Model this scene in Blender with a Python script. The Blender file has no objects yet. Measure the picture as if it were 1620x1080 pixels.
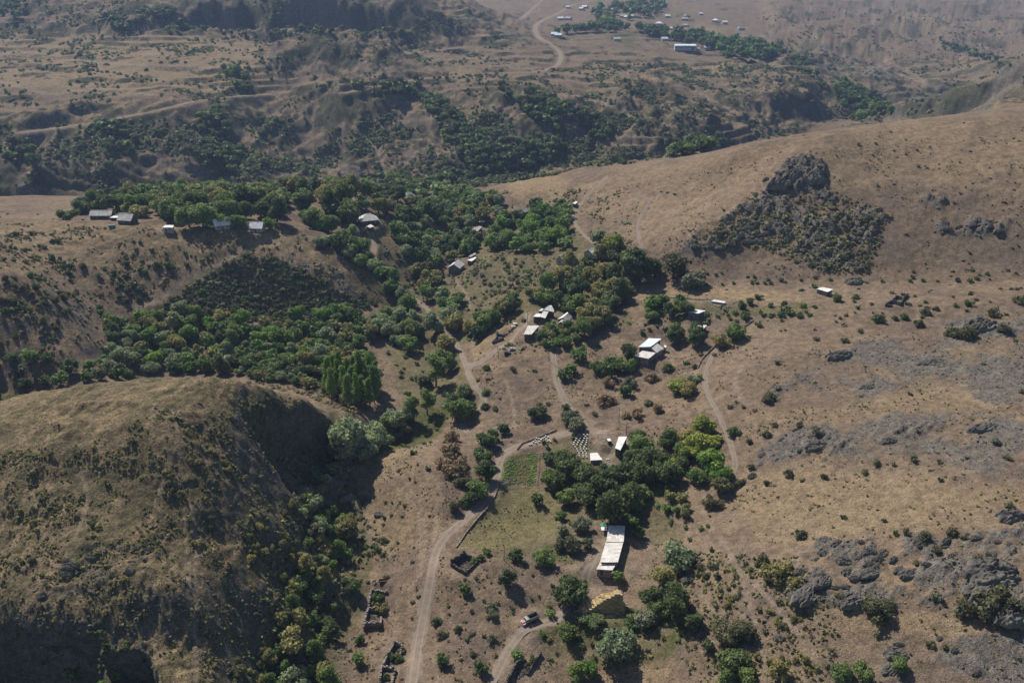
import bpy, bmesh, math, random, time
import numpy as np
_T0 = time.time()
sc = bpy.context.scene
# ---------------------------------------------------------------- camera, sky, sun, exposure
F_PX, PITCH, CAM_H = 1247.0, math.radians(23.5), 190.0
SUN_EL, SUN_AZ = math.radians(48), math.radians(-40)      # azimuth from +Y, negative = to the left
cam_data = bpy.data.cameras.new('camera')
cam_data.sensor_fit = 'HORIZONTAL'
cam_data.sensor_width = 36.0
cam_data.lens = 36.0 * F_PX / 1620.0
cam_data.clip_start, cam_data.clip_end = 1.0, 30000.0
cam = bpy.data.objects.new('camera', cam_data)
sc.collection.objects.link(cam)
cam.location = (0, 0, CAM_H)
cam.rotation_euler = (math.pi / 2 - PITCH, 0, 0)
sc.camera = cam
world = bpy.data.worlds.new('World')
sc.world = world
world.use_nodes = True
_wn, _wl = world.node_tree.nodes, world.node_tree.links
_sky = _wn.new('ShaderNodeTexSky')
_sky.sky_type = 'NISHITA'
_sky.sun_disc = False
_sky.sun_elevation = SUN_EL
_sky.sun_rotation = SUN_AZ
_sky.altitude = 1200
_sky.dust_density = 1.6
_wl.new(_sky.outputs[0], _wn['Background'].inputs['Color'])
_wn['Background'].inputs['Strength'].default_value = 0.06
sun_data = bpy.data.lights.new('sun', 'SUN')
sun_data.energy = 4.3
sun_data.angle = math.radians(0.53)
sun_data.color = (1.0, 0.93, 0.83)
sun = bpy.data.objects.new('sun', sun_data)
sc.collection.objects.link(sun)
from mathutils import Vector
_sd = Vector((math.sin(SUN_AZ) * math.cos(SUN_EL), math.cos(SUN_AZ) * math.cos(SUN_EL), math.sin(SUN_EL)))
sun.rotation_euler = _sd.to_track_quat('Z', 'Y').to_euler()
sun.location = _sd * 3000
sc.view_settings.view_transform = 'Standard'
sc.view_settings.look = 'None'
sc.view_settings.exposure = 0.5
sc.view_settings.gamma = 1
sc.view_settings.use_curve_mapping = False
sc.cycles.max_bounces = 5
sc.cycles.diffuse_bounces = 2
sc.cycles.transparent_max_bounces = 4
sc.cycles.volume_bounces = 0
sc.cycles.caustics_reflective = False
sc.cycles.caustics_refractive = False

# ---------------------------------------------------------------- plan geometry helpers
CP, SP = math.cos(PITCH), math.sin(PITCH)
FAN_C = 90.0
def ray(u, v):
    a = (np.asarray(u, float) - 810) / F_PX
    b = (540 - np.asarray(v, float)) / F_PX
    return a, CP + b * SP, -SP + b * CP            # x, y, z per unit depth
def pix_y(u, v, Y):                                # photo direction + ground distance -> point
    dx, dy, dz = ray(u, v)
    k = Y / dy
    return dx * k, Y + 0 * k, CAM_H + dz * k
def pix_z(u, v, z):                                # photo direction + ground height -> point
    dx, dy, dz = ray(u, v)
    k = (z - CAM_H) / dz
    return dx * k, dy * k, z + 0 * k
def project(x, y, z):
    x, y, z = np.asarray(x, float), np.asarray(y, float), np.asarray(z, float) - CAM_H
    d = y * CP - z * SP
    h = y * SP + z * CP
    return 810 + F_PX * x / d, 540 - F_PX * h / d

# ---------------------------------------------------------------- noise
_rng = np.random.default_rng(7)
_PERM = _rng.permutation(512)
_PERM = np.concatenate([_PERM, _PERM, _PERM]).astype(np.int64)
_GA = _rng.uniform(0, 2 * np.pi, 512)
_GX, _GY = np.cos(_GA), np.sin(_GA)
def perlin(x, y):
    xi, yi = np.floor(x), np.floor(y)
    xf, yf = x - xi, y - yi
    xi = xi.astype(np.int64) & 511
    yi = yi.astype(np.int64) & 511
    def g(ix, iy, fx, fy):
        h = _PERM[_PERM[ix & 511] + (iy & 511)] & 511
        return _GX[h] * fx + _GY[h] * fy
    u = xf * xf * xf * (xf * (xf * 6 - 15) + 10)
    v = yf * yf * yf * (yf * (yf * 6 - 15) + 10)
    a = g(xi, yi, xf, yf); b = g(xi + 1, yi, xf - 1, yf)
    c = g(xi, yi + 1, xf, yf - 1); d = g(xi + 1, yi + 1, xf - 1, yf - 1)
    return 1.5 * ((a + (b - a) * u) * (1 - v) + (c + (d - c) * u) * v)
def fbm(x, y, scale, octaves=4, gain=0.5, ridged=False, off=0.0):
    s = np.zeros_like(x); amp = 1.0; f = 1.0 / scale; tot = 0
    for k in range(octaves):
        n = perlin(x * f + 17.3 * k + off, y * f - 9.7 * k + off * 0.7)
        s += amp * ((1 - 2 * np.abs(n)) if ridged else n)
        tot += amp; amp *= gain; f *= 2.03
    return s / tot
def sstep(a, b, x):
    t = np.clip((x - a) / (b - a), 0, 1)
    return t * t * (3 - 2 * t)
# ---------------------------------------------------------------- terrain: surveyed points -> smooth sheet -> relief
ZP = [  # (u, v, ground height)
 # valley floor, near
 (430,1080,-3),(470,1000,3),(505,1000,-4),(500,900,5),(530,890,-3),(515,800,0),(490,810,7),(560,1050,-5),(520,960,-5),(560,860,-4),(650,1080,-2),(800,1080,-4),(950,1080,-5),
 (1100,1080,2),(1200,1080,8),(1350,1080,14),(1500,1080,20),(1620,1080,24),(680,900,3),(840,977,0),(960,940,1),(965,868,4),(1050,880,8),(1100,900,11),
 (1200,950,16),(1350,950,23),(1500,950,29),(1620,950,34),(1150,800,16),(1300,800,27),(1450,800,35),(1620,800,42),(690,790,7),(800,820,2),(820,750,4),
 (760,700,8),(880,690,8),(980,700,12),(640,720,9),(600,760,5),(600,690,-2),(548,752,3),(530,778,2),(640,660,0),(680,600,3),(750,600,10),(800,560,15),(850,620,12),(700,560,4),
 (640,590,4),(660,520,8),(720,500,12),(690,450,12),(640,480,13),(840,520,20),(870,495,22),(790,440,24),(760,420,25),(720,425,18),(830,370,32),(760,360,26),
 (700,380,20),(680,340,24),(740,310,28),(940,400,38),(890,410,33),(950,450,30),(1000,500,26),(1030,553,22),(950,600,16),(1000,640,16),(1080,620,20),
 (1100,700,18),(1130,560,26),(1100,490,32),(1100,460,34),(1200,465,38),(1300,465,42),(1418,473,46),(1600,460,54),(1150,600,28),(1300,600,34),(1450,600,40),
 (1620,600,46),(1150,700,22),(1300,700,32),(1450,700,39),(1620,700,46),(1500,530,44),(1350,520,40),(1250,500,37),(1610,520,50),
 # right hill
 (1050,430,36),(1150,440,38),(1300,440,44),(1450,435,49),(1620,440,54),(1000,370,46),(1100,370,56),(1200,360,60),(1300,350,66),(1450,340,73),(1620,340,78),
 (950,310,52),(1050,300,64),(1150,290,74),(1270,270,88),(1400,250,95),(1550,240,101),(1500,190,113),(1620,180,117),(1270,240,97),(1380,208,106),(1150,252,86),(1000,267,66),
 (900,292,52),(850,285,48),(800,300,44),
 # left foreground hill
 (0,655,52),(100,630,55),(200,612,57),(300,603,57),(340,602,56),(400,608,50),(430,618,45),(480,630,36),(550,650,12),(575,662,8),(450,641,36),(525,668,20),
 (0,750,49),(150,750,47),(300,720,48),(0,850,39),(150,870,37),(300,830,34),(400,770,30),(380,900,22),(300,950,27),(150,972,29),(50,985,29),
 (300,1080,17),(250,1010,22),(400,1000,8),(420,930,15),(50,1080,15),(140,1080,16),(195,1085,17),(390,690,41),(430,740,30),(470,785,17),(450,840,17),
 # tributary and second hill
 (50,630,20),(200,590,14),(350,590,10),(450,560,9),(550,590,3),(620,620,1),(50,560,34),(0,500,48),(50,450,55),(0,400,57),(0,360,58),
 (200,520,19),(200,460,33),(200,410,44),(200,370,54),(350,520,15),(350,450,30),(350,410,41),(350,375,51),(450,480,18),(500,440,30),(480,390,43),(480,370,48),
 (600,480,14),(590,440,26),(540,400,39),(560,420,32),(620,500,10),(300,358,53),(165,345,53),(583,352,43),(500,358,46),(645,318,45),(300,330,52),
 (640,400,28),(590,380,36),(620,440,18),(0,346,54),
]
YP = [  # (u, v, ground distance)
 # amphitheatre cliff on the left hill

 # far side of the gorge
 (50,320,780),(50,210,900),(50,180,950),(50,140,1050),(50,100,1180),(50,65,1350),(50,20,1500),(50,0,1560),
 (300,300,830),(300,240,910),(300,180,960),(300,140,1050),(300,100,1180),(300,57,1350),(330,46,1405),(330,6,1450),
 (500,290,880),(500,230,980),(500,170,1060),(500,110,1180),(510,64,1250),(500,52,1420),(500,8,1460),(620,40,1440),(620,5,1480),
 (700,285,905),(700,220,1000),(700,160,1080),(700,120,1180),(700,80,1350),(700,30,1550),(700,0,1800),
 (850,265,930),(850,200,1020),(850,140,1120),(850,110,1250),(850,70,1500),(835,45,1800),(850,20,2200),(850,0,2600),
 (1000,250,960),(1000,190,1060),(1000,130,1200),(1000,90,1450),(1000,50,1750),(1000,10,2300),(1000,0,2500),
 (1100,250,980),(1100,200,1070),(1100,150,1220),(1100,110,1420),(1100,75,1650),(1100,40,2000),(1100,0,2700),
 (1250,215,1120),(1250,150,1300),(1250,110,1500),(1250,85,1650),(1250,50,2000),(1250,0,2800),
 (1350,185,1283),(1350,140,1450),(1350,100,1700),(1350,50,2100),(1350,0,3000),
 (1480,170,1330),(1480,135,1500),(1480,90,1850),(1480,40,2300),(1480,0,3000),
 (1620,120,1000),(1560,140,1050),(1500,160,1100),(1430,181,1200),(1620,165,850),(1620,100,1700),(1620,50,2200),(1620,0,3200),
]
SP_ = [ # hidden ground: (u-direction, distance, height)
 (300,285,47),(360,287,44),(200,285,47),(400,288,42),(440,294,37),(330,296,42),(400,298,38),(435,302,33),(480,304,26),(525,302,13),(470,330,12),(400,325,20),(300,650,40),(300,750,12),(100,620,46),(100,700,24),(500,700,24),(700,720,28),(700,800,8),(850,760,20),(850,850,6),
 (1000,760,40),(1000,860,14),(1150,700,60),(1150,850,22),(1300,650,85),(1300,800,52),(1300,950,26),(1500,680,100),(1500,820,72),(1500,1000,46),
 (350,300,40),(200,300,42),(50,285,44),(500,330,12),(350,340,18),
 (330,1500,188),(330,1650,192),(620,1600,190),(50,1700,196),(510,1310,120),(1620,1250,62),(1480,1230,40),
 (250,150,10),(50,150,8),(430,150,-22),(650,150,-4),(950,150,-8),(1200,150,2),(1500,150,14),(1620,110,10),(50,110,-10),(810,110,-10),
]
def _w(u, Y, z):   # hidden points: keep the plan direction of that photo column at mid height
    s = (u - 810) / F_PX
    return s * 1.02 * Y + s * 18, Y, z
pts = [pix_z(*p) for p in ZP] + [pix_y(*p) for p in YP] + [_w(*p) for p in SP_]
pts = [(float(a), float(b), float(c)) for a, b, c in pts]
_edge = []
for (x, y, z) in pts:                     # let the edges of the survey run on beyond the frame
    s = x / (y + FAN_C)
    if s > 0.52: _edge.append((x + 0.22 * (y + FAN_C), y, z + 6))
    if s < -0.52: _edge.append((x - 0.22 * (y + FAN_C), y, z + 3))
for s in np.linspace(-0.75, 0.75, 9):
    for Y, z in ((3600, 235), (4600, 330), (6000, 430), (8000, 520)):
        _edge.append((s * (Y + FAN_C), Y, z))
pts = np.array(pts + _edge)
def _tp(x, y): return np.stack([x / (y + FAN_C), np.log(y)], -1)
def _k(r2): return 0.5 * r2 * np.log(r2 + 1e-12)
_A = _tp(pts[:, 0], pts[:, 1])
_n = len(_A)
_K = _k(((_A[:, None] - _A[None]) ** 2).sum(-1)) + np.eye(_n) * 2e-5
_P = np.concatenate([np.ones((_n, 1)), _A], 1)
_M = np.block([[_K, _P], [_P.T, np.zeros((3, 3))]])
_sol = np.linalg.solve(_M, np.concatenate([pts[:, 2], np.zeros(3)]))
def tps(x, y):
    q = _tp(x.ravel(), y.ravel()); out = np.empty(len(q))
    for i in range(0, len(q), 20000):
        c = q[i:i + 20000]
        out[i:i + 20000] = _k(((c[:, None] - _A[None]) ** 2).sum(-1)) @ _sol[:_n] + _sol[_n] + c @ _sol[_n + 1:]
    return out.reshape(x.shape)

NS, S0, S1 = 900, -0.70, 0.70
_ly = np.concatenate([np.linspace(math.log(118), math.log(1750), 860), np.linspace(math.log(1750), math.log(8000), 71)[1:]])
GY = np.exp(_ly); NR = len(GY)
GS = np.linspace(S0, S1, NS)
XG = GS[None] * (GY[:, None] + FAN_C)
YG = np.repeat(GY[:, None], NS, 1)
_ci, _cj = np.arange(0, NR, 5), np.linspace(0, NS - 1, 181)
if _ci[-1] != NR - 1: _ci = np.append(_ci, NR - 1)
_cx = (S0 + (S1 - S0) * _cj / (NS - 1))[None] * (GY[_ci][:, None] + FAN_C)
_cz = tps(_cx, np.repeat(GY[_ci][:, None], len(_cj), 1))
_tmp = np.stack([np.interp(np.arange(NS), _cj, r) for r in _cz])
H = np.stack([np.interp(np.arange(NR), _ci, _tmp[:, j]) for j in range(NS)], 1)
def sample(G, x, y):
    x, y = np.asarray(x, float), np.asarray(y, float)
    i = np.interp(np.log(np.clip(y, GY[0], GY[-1])), _ly, np.arange(NR))
    j = np.clip((x / (y + FAN_C) - S0) / (S1 - S0) * (NS - 1), 0, NS - 1.001)
    i = np.clip(i, 0, NR - 1.001)
    i0, j0 = i.astype(int), j.astype(int); fi, fj = i - i0, j - j0
    return (G[i0, j0] * (1 - fj) + G[i0, j0 + 1] * fj) * (1 - fi) + (G[i0 + 1, j0] * (1 - fj) + G[i0 + 1, j0 + 1] * fj) * fi
def ground(x, y): return sample(H, x, y)
_YS = np.exp(np.linspace(math.log(125), math.log(5000), 900))
def hit(u, v):
    """where the sight line through a photo pixel meets the ground"""
    u, v = np.atleast_1d(np.asarray(u, float)), np.atleast_1d(np.asarray(v, float))
    dx, dy, dz = ray(u, v)
    X = (dx / dy)[:, None] * _YS[None]; Z = CAM_H + (dz / dy)[:, None] * _YS[None]
    below = Z < ground(X, np.repeat(_YS[None], len(u), 0))
    k = np.where(below.any(1), below.argmax(1), len(_YS) - 1); k = np.maximum(k, 1)
    lo, hi = _YS[k - 1].copy(), _YS[k].copy()
    for _ in range(14):
        m = (lo + hi) / 2
        b = CAM_H + dz / dy * m < ground(dx / dy * m, m)
        hi = np.where(b, m, hi); lo = np.where(b, lo, m)
    Y = (lo + hi) / 2; X = dx / dy * Y
    return X, Y, ground(X, Y)
def poly_mask(poly, U, V):
    """soft-edged inside test is done by the caller's noise on U, V"""
    p = np.asarray(poly, float); m = np.zeros(U.shape, bool)
    bb = (U > p[:, 0].min()) & (U < p[:, 0].max()) & (V > p[:, 1].min()) & (V < p[:, 1].max())
    uu, vv = U[bb], V[bb]; r = np.zeros(uu.shape, bool)
    x0, y0 = p[-1]
    for x1, y1 in p:
        c = ((y1 > vv) != (y0 > vv))
        xi = (x0 - x1) * (vv - y1) / ((y0 - y1) if y0 != y1 else 1e-9) + x1
        r ^= c & (uu < xi)
        x0, y0 = x1, y1
    m[bb] = r
    return m
# ---------------------------------------------------------------- ground cover zones (plan areas, found by sight lines)
U0, V0 = project(XG, YG, H)
_px = 1247.0 / np.hypot(YG, CAM_H)                       # photo pixels per metre
_wob = np.clip(_px * 5.0, 2.0, 22.0)
_j1 = fbm(XG, YG, 14, 3, off=3.1); _j2 = fbm(XG, YG, 14, 3, off=8.7)
_jf1 = fbm(XG, YG, 70, 3, off=1.1); _jf2 = fbm(XG, YG, 70, 3, off=5.7)
_isfar = YG > 690
UJ = U0 + np.where(_isfar, _jf1 * 16, _j1 * _wob); VJ = V0 + np.where(_isfar, _jf2 * 7, _j2 * _wob * 0.6)
def blur(M, n):
    for _ in range(n):
        M = (M + np.roll(M, 1, 0) + np.roll(M, -1, 0)) / 3
        M = (M + np.roll(M, 1, 1) + np.roll(M, -1, 1)) / 3
    return M
def run_on(poly, du=180, dv=160):
    """areas that reach the edge of the survey carry on beyond it"""
    return [(u + du if u >= 1615 else u - du if u <= 2 else u, v + dv if v >= 1075 else v) for u, v in poly]
def zone(polys, soft=2, ymin=0, ymax=1e9):
    m = np.zeros(XG.shape)
    for p in polys:
        m = np.maximum(m, poly_mask(run_on(p), UJ, VJ))
    m *= (YG > ymin) & (YG < ymax)
    return blur(m, soft)
ROCK = {
 'scree': [[(1250,600),(1350,540),(1480,530),(1620,560),(1620,640),(1560,640),(1480,600),(1400,620),(1330,640)],
           [(1290,720),(1380,660),(1480,650),(1620,670),(1620,770),(1500,745),(1400,730)],
           [(1400,1010),(1480,1000),(1620,985),(1620,1090),(1400,1090)],
           [(1100,490),(1130,470),(1180,478),(1150,495)],[(1460,515),(1560,495),(1620,500),(1620,530),(1540,530)]],
 'ledge': [[(1240,905),(1290,850),(1400,850),(1500,830),(1620,850),(1620,1000),(1560,965),(1420,960),(1330,955),(1240,960)],
           [(1195,690),(1300,665),(1345,700),(1310,735),(1190,740)],[(1290,575),(1360,545),(1365,565),(1310,575)],
           [(1400,680),(1480,665),(1560,690),(1540,700),(1420,695)],[(1530,535),(1600,495),(1620,495),(1620,535)],
           [(1190,640),(1215,610),(1270,590),(1230,640)],[(1590,830),(1620,800),(1620,850)],[(1370,1040),(1420,1020),(1440,1060),(1380,1075)],
           [(560,820),(600,790),(560,770),(520,780)]],
 'dome':  [[(1215,296),(1242,262),(1278,250),(1304,266),(1304,296),(1280,306),(1235,308)]],
 'crag':  [[(1190,305),(1240,300),(1300,298),(1330,320),(1400,330),(1380,345),(1250,345),(1170,352),(1130,365)],[(1070,392),(1110,360),(1160,345),(1240,335),(1300,355),(1370,330),(1410,345),(1372,395),(1372,430),(1290,432),(1240,385),(1180,395),(1130,398)],
           [(1480,350),(1600,345),(1600,372),(1480,368)],[(1440,320),(1500,310),(1490,335)]],
 'left':  [[(130,860),(230,850),(245,910),(160,955),(0,985),(0,950),(90,930)],[(370,640),(460,640),(550,665),(545,730),(480,770),(395,690)],
           [(0,975),(160,955),(170,1090),(0,1090)],[(170,1020),(245,1015),(250,1090),(170,1090)],[(250,780),(330,740),(300,800)],[(440,390),(540,430),(590,480),(560,500),(470,470)]],
 'far':   [[(370,250),(470,225),(500,260),(490,300),(360,295)],[(280,0),(420,10),(640,10),(640,55),(420,50),(280,45)],[(470,70),(540,60),(560,110),(480,110)],
           [(680,50),(760,25),(840,70),(830,80),(760,55)],[(1230,90),(1300,60),(1420,120),(1460,160),(1380,150),(1290,130)],[(1350,150),(1500,130),(1560,170),(1400,180)],
           [(740,200),(830,230),(810,250),(730,240)],[(540,240),(600,300),(540,310)],[(60,210),(280,180),(360,280),(120,300)],[(1090,150),(1200,170),(1160,190)]],
}
z_scree = zone(ROCK['scree'], 4); z_ledge = zone(ROCK['ledge'], 2); z_dome = zone(ROCK['dome'], 1, 400, 640); z_crag = zone(ROCK['crag'], 2, 380, 560)
z_left = zone(ROCK['left'], 2, 0, 520); z_far = zone(ROCK['far'], 4, 690)
_brk = sstep(-.28, .22, fbm(XG, YG, 16, 4, gain=.6, off=41)); _brk2 = sstep(-.5, .1, fbm(XG, YG, 26, 4, gain=.6, off=43))
z_scree = z_scree * _brk2; z_ledge = z_ledge * _brk; z_crag = z_crag * _brk; z_left = z_left * (.4 + .6 * _brk); z_far = z_far * sstep(-.25, .25, fbm(XG, YG, 60, 4, gain=.6, off=45))
# ---------------------------------------------------------------- relief
lefthill = sstep(0.0, 1.0, zone([[(-400,640),(0,640),(300,595),(480,615),(560,650),(480,790),(440,1090),(-400,1500)]], 8, 0, 330))
hill2 = zone([[(-400,500),(0,345),(500,350),(640,480),(600,520),(430,560),(200,560),(-400,640)]], 8, 330, 520)
righthill = zone([[(900,300),(1150,240),(1400,190),(1900,170),(1900,440),(1050,440),(900,380)]], 8, 400, 640)
nearright = zone([[(1130,560),(1250,500),(1900,480),(1900,1300),(1150,1300),(1100,800)]], 8, 0, 400)
farw = sstep(640, 800, YG)
_gx = np.gradient(H, axis=1) / np.gradient(XG, axis=1); _gy = np.gradient(H, axis=0) / np.gradient(YG, axis=0)
slope = np.hypot(_gx, _gy)
_wx = XG + 14 * fbm(XG, YG, 45, 2, off=2); _wy = YG + 14 * fbm(XG, YG, 45, 2, off=4)
H = H + 1.1 * fbm(XG, YG, 38, 3) * (1 - farw)
H = H + 0.22 * fbm(XG, YG, 5.5, 3, off=6) * (1 - farw)
H = H + lefthill * (2.0 * fbm(_wx, _wy, 26, 4, ridged=True, off=1) - .8 + .75 * fbm(_wx * 1.6, _wy * 0.7, 9, 3, ridged=True, off=9) + .4 * fbm(XG, YG, 2.6, 2, off=3))
H = H + hill2 * (2.2 * fbm(_wx, _wy, 34, 4, ridged=True, off=3) + .5 * fbm(XG, YG, 6, 2, off=2))
H = H + righthill * (1.6 * fbm(_wx, _wy, 42, 4, ridged=True, off=5) + .3 * fbm(XG, YG, 5, 2, off=2))
_rn = fbm(XG + 0.55 * YG, (YG - 0.55 * XG) * 3.2, 16, 5, gain=.62, ridged=True, off=11)       # strata dipping across the slope
_rn2 = fbm(XG, YG, 3.2, 3, gain=.6, ridged=True, off=13)
H = H + z_ledge * (1.5 * np.maximum(_rn, -.3) + .5 * _rn2) + z_scree * (.35 * _rn + .3 * _rn2)
H = H + z_dome * (1.6 + 4.0 * _rn + 1.6 * fbm(XG, YG, 6, 3, ridged=True, off=4)) + z_crag * (1.0 + 3.0 * np.maximum(_rn, -.2) + 1.4 * _rn2)
H = H + z_left * (-1.2 + 1.3 * _rn + .7 * _rn2 + .8 * fbm(XG, YG, 12, 3, ridged=True, off=21))
_flatland = zone([[(-200,62),(200,55),(420,62),(440,110),(400,150),(200,165),(-200,175)],[(850,30),(1060,40),(1250,75),(1100,90),(900,75)]], 6, 690)
_fr = zone([[(1130,110),(1240,80),(1200,0),(1900,0),(1900,200),(1380,190),(1150,180)]], 10, 900)
_fs = farw * np.maximum(sstep(.08, .34, slope), _fr * .55) * (1 - .85 * _flatland)
_fr = _fr * (1 - .85 * _flatland)
_fx = XG + 40 * fbm(XG, YG, 150, 3, off=12); _fy = YG + 40 * fbm(XG, YG, 150, 3, off=14)
H = H + _fs * (30 * fbm(_fx, _fy * .5, 170, 4, gain=.45, ridged=True, off=15) + 5.5 * fbm(_fx, _fy * .6, 38, 3, ridged=True, off=16) - 9) + farw * (2.4 * fbm(XG, YG, 24, 4, gain=.6, off=17) + _fs * 3.0 * fbm(_fx, _fy * .7, 17, 3, ridged=True, off=37) + 5 * fbm(XG, YG, 120, 3, off=18))
_ter = farw * sstep(860, 980, YG) * sstep(2300, 1600, YG) * sstep(-.25, .15, fbm(XG, YG, 170, 2, off=19)) * sstep(.42, .22, slope)
_zt = H / 8.0 + 1.3 * fbm(XG, YG, 160, 3, off=7); _ft = _zt - np.floor(_zt)
riser = _ter * sstep(.6, .8, _ft) * sstep(1.0, .92, _ft)  # where terrace shading goes into the ground cover as dark bands
H = H + _ter * 8.0 * .7 * (sstep(.62, 1, _ft) - _ft)                                        # old field terraces
H = H + _fr * 38 * (fbm(_fx * .8 + .35 * _fy, _fy * .6, 330, 3, gain=.4, ridged=True, off=53) - .45) + farw * z_far * (5 * fbm(XG, YG * .5, 30, 4, ridged=True, off=23))
H = np.where(YG > 3000, H + 90 * sstep(3000, 5200, YG) * (0.6 + fbm(XG, YG, 900, 3, off=29)), H)
# ---------------------------------------------------------------- roads and tracks: routed on the ground, graded into it
def smooth1(a, n):
    for _ in range(n):
        b = a.copy(); b[1:-1] = (a[:-2] + 2 * a[1:-1] + a[2:]) / 4; a = b
    return a
def route(pix, step=2.0, sm=10):
    p = np.array(pix, float)
    d = np.concatenate([[0], np.cumsum(np.hypot(*np.diff(p, axis=0).T))])
    t = np.linspace(0, d[-1], max(8, int(d[-1] / 6)))
    u, v = smooth1(np.interp(t, d, p[:, 0]), 2), smooth1(np.interp(t, d, p[:, 1]), 2)
    x, y, z = hit(u, v)
    L = np.concatenate([[0], np.cumsum(np.hypot(np.diff(x), np.diff(y)))])
    n = max(6, int(L[-1] / step)); tt = np.linspace(0, L[-1], n)
    x, y = smooth1(np.interp(tt, L, x), sm), smooth1(np.interp(tt, L, y), sm)
    return x, y
def line_dist(x, y, reach):
    """distance of every ground vertex to a polyline, and the fractional index along it"""
    D = np.full(XG.shape, 1e9); T = np.zeros(XG.shape)
    for k in range(0, len(x) - 1, 12):
        e = min(k + 13, len(x))
        bb = (XG > x[k:e].min() - reach) & (XG < x[k:e].max() + reach) & (YG > y[k:e].min() - reach) & (YG < y[k:e].max() + reach)
        if not bb.any(): continue
        px, py = XG[bb], YG[bb]; d0, t0 = D[bb], T[bb]
        for i in range(k, e - 1):
            ax, ay, bx, by = x[i], y[i], x[i + 1] - x[i], y[i + 1] - y[i]
            t = np.clip(((px - ax) * bx + (py - ay) * by) / (bx * bx + by * by + 1e-9), 0, 1)
            d = np.hypot(px - ax - t * bx, py - ay - t * by)
            c = d < d0; d0 = np.where(c, d, d0); t0 = np.where(c, i + t, t0)
        D[bb], T[bb] = d0, t0
    return D, T
ROADS = [  # name, label, width, pixels along it
 ('dirt_road', 4.2, [(652,1090),(660,1030),(671,970),(681,915),(688,875),(702,848),(735,822),(765,795),(783,768),(789,745),(790,722),(800,711),(822,706),(850,697),(880,690),(905,682),(935,680),(962,684)]),
 ('dirt_road', 3.4, [(935,680),(915,660),(897,640),(888,628),(884,612),(880,595),(877,575),(876,560)]),
 ('dirt_road', 3.2, [(740,684),(728,670),(735,655),(775,637),(760,622),(748,608),(741,590),(735,572),(729,556),(716,535),(700,518),(684,497),(668,481),(650,468)]),
 ('dirt_road', 4.2, [(742,582),(762,572),(785,555),(805,540),(822,525),(834,512),(836,500)]),
 ('dirt_road', 3.6, [(588,408),(594,392),(593,378),(586,368),(578,360)]),
 ('dirt_road', 3.2, [(790,380),(800,366),(808,352),(811,340),(814,328)]),
 ('dirt_road', 3.0, [(961,396),(945,388),(930,378),(916,364),(906,350),(908,338),(920,318),(938,300),(962,280)]),
 ('dirt_road', 2.6, [(1016,392),(1010,372),(1008,355),(1018,335),(1032,312)]),
 ('dirt_road', 3.6, [(775,1090),(792,1050),(812,1012),(835,992),(862,988),(890,975),(908,960),(912,938),(926,915),(938,893),(945,868)]),
 ('dirt_road', 2.6, [(1136,548),(1120,575),(1114,602),(1122,630),(1140,660),(1152,690),(1163,720),(1164,745),(1150,775)]),
 ('far_road', 6.0, [(40,209),(90,204),(135,197),(200,186),(245,176),(275,170),(300,160),(345,155),(385,152),(420,150)]),
 ('far_road', 7.0, [(548,147),(580,140),(620,132),(660,126),(700,122),(740,118),(800,116),(850,114),(872,111),(886,102),(890,92),(884,80),(868,68)]),
 ('far_road', 9.0, [(868,68),(850,60),(846,50),(845,42),(856,33),(872,27),(890,18),(905,8),(935,2)]),
 ('far_road', 7.0, [(826,30),(836,20),(850,8),(858,1)]),
 ('far_road', 5.0, [(640,86),(680,81),(720,76),(760,74),(800,75)]),
]
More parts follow.
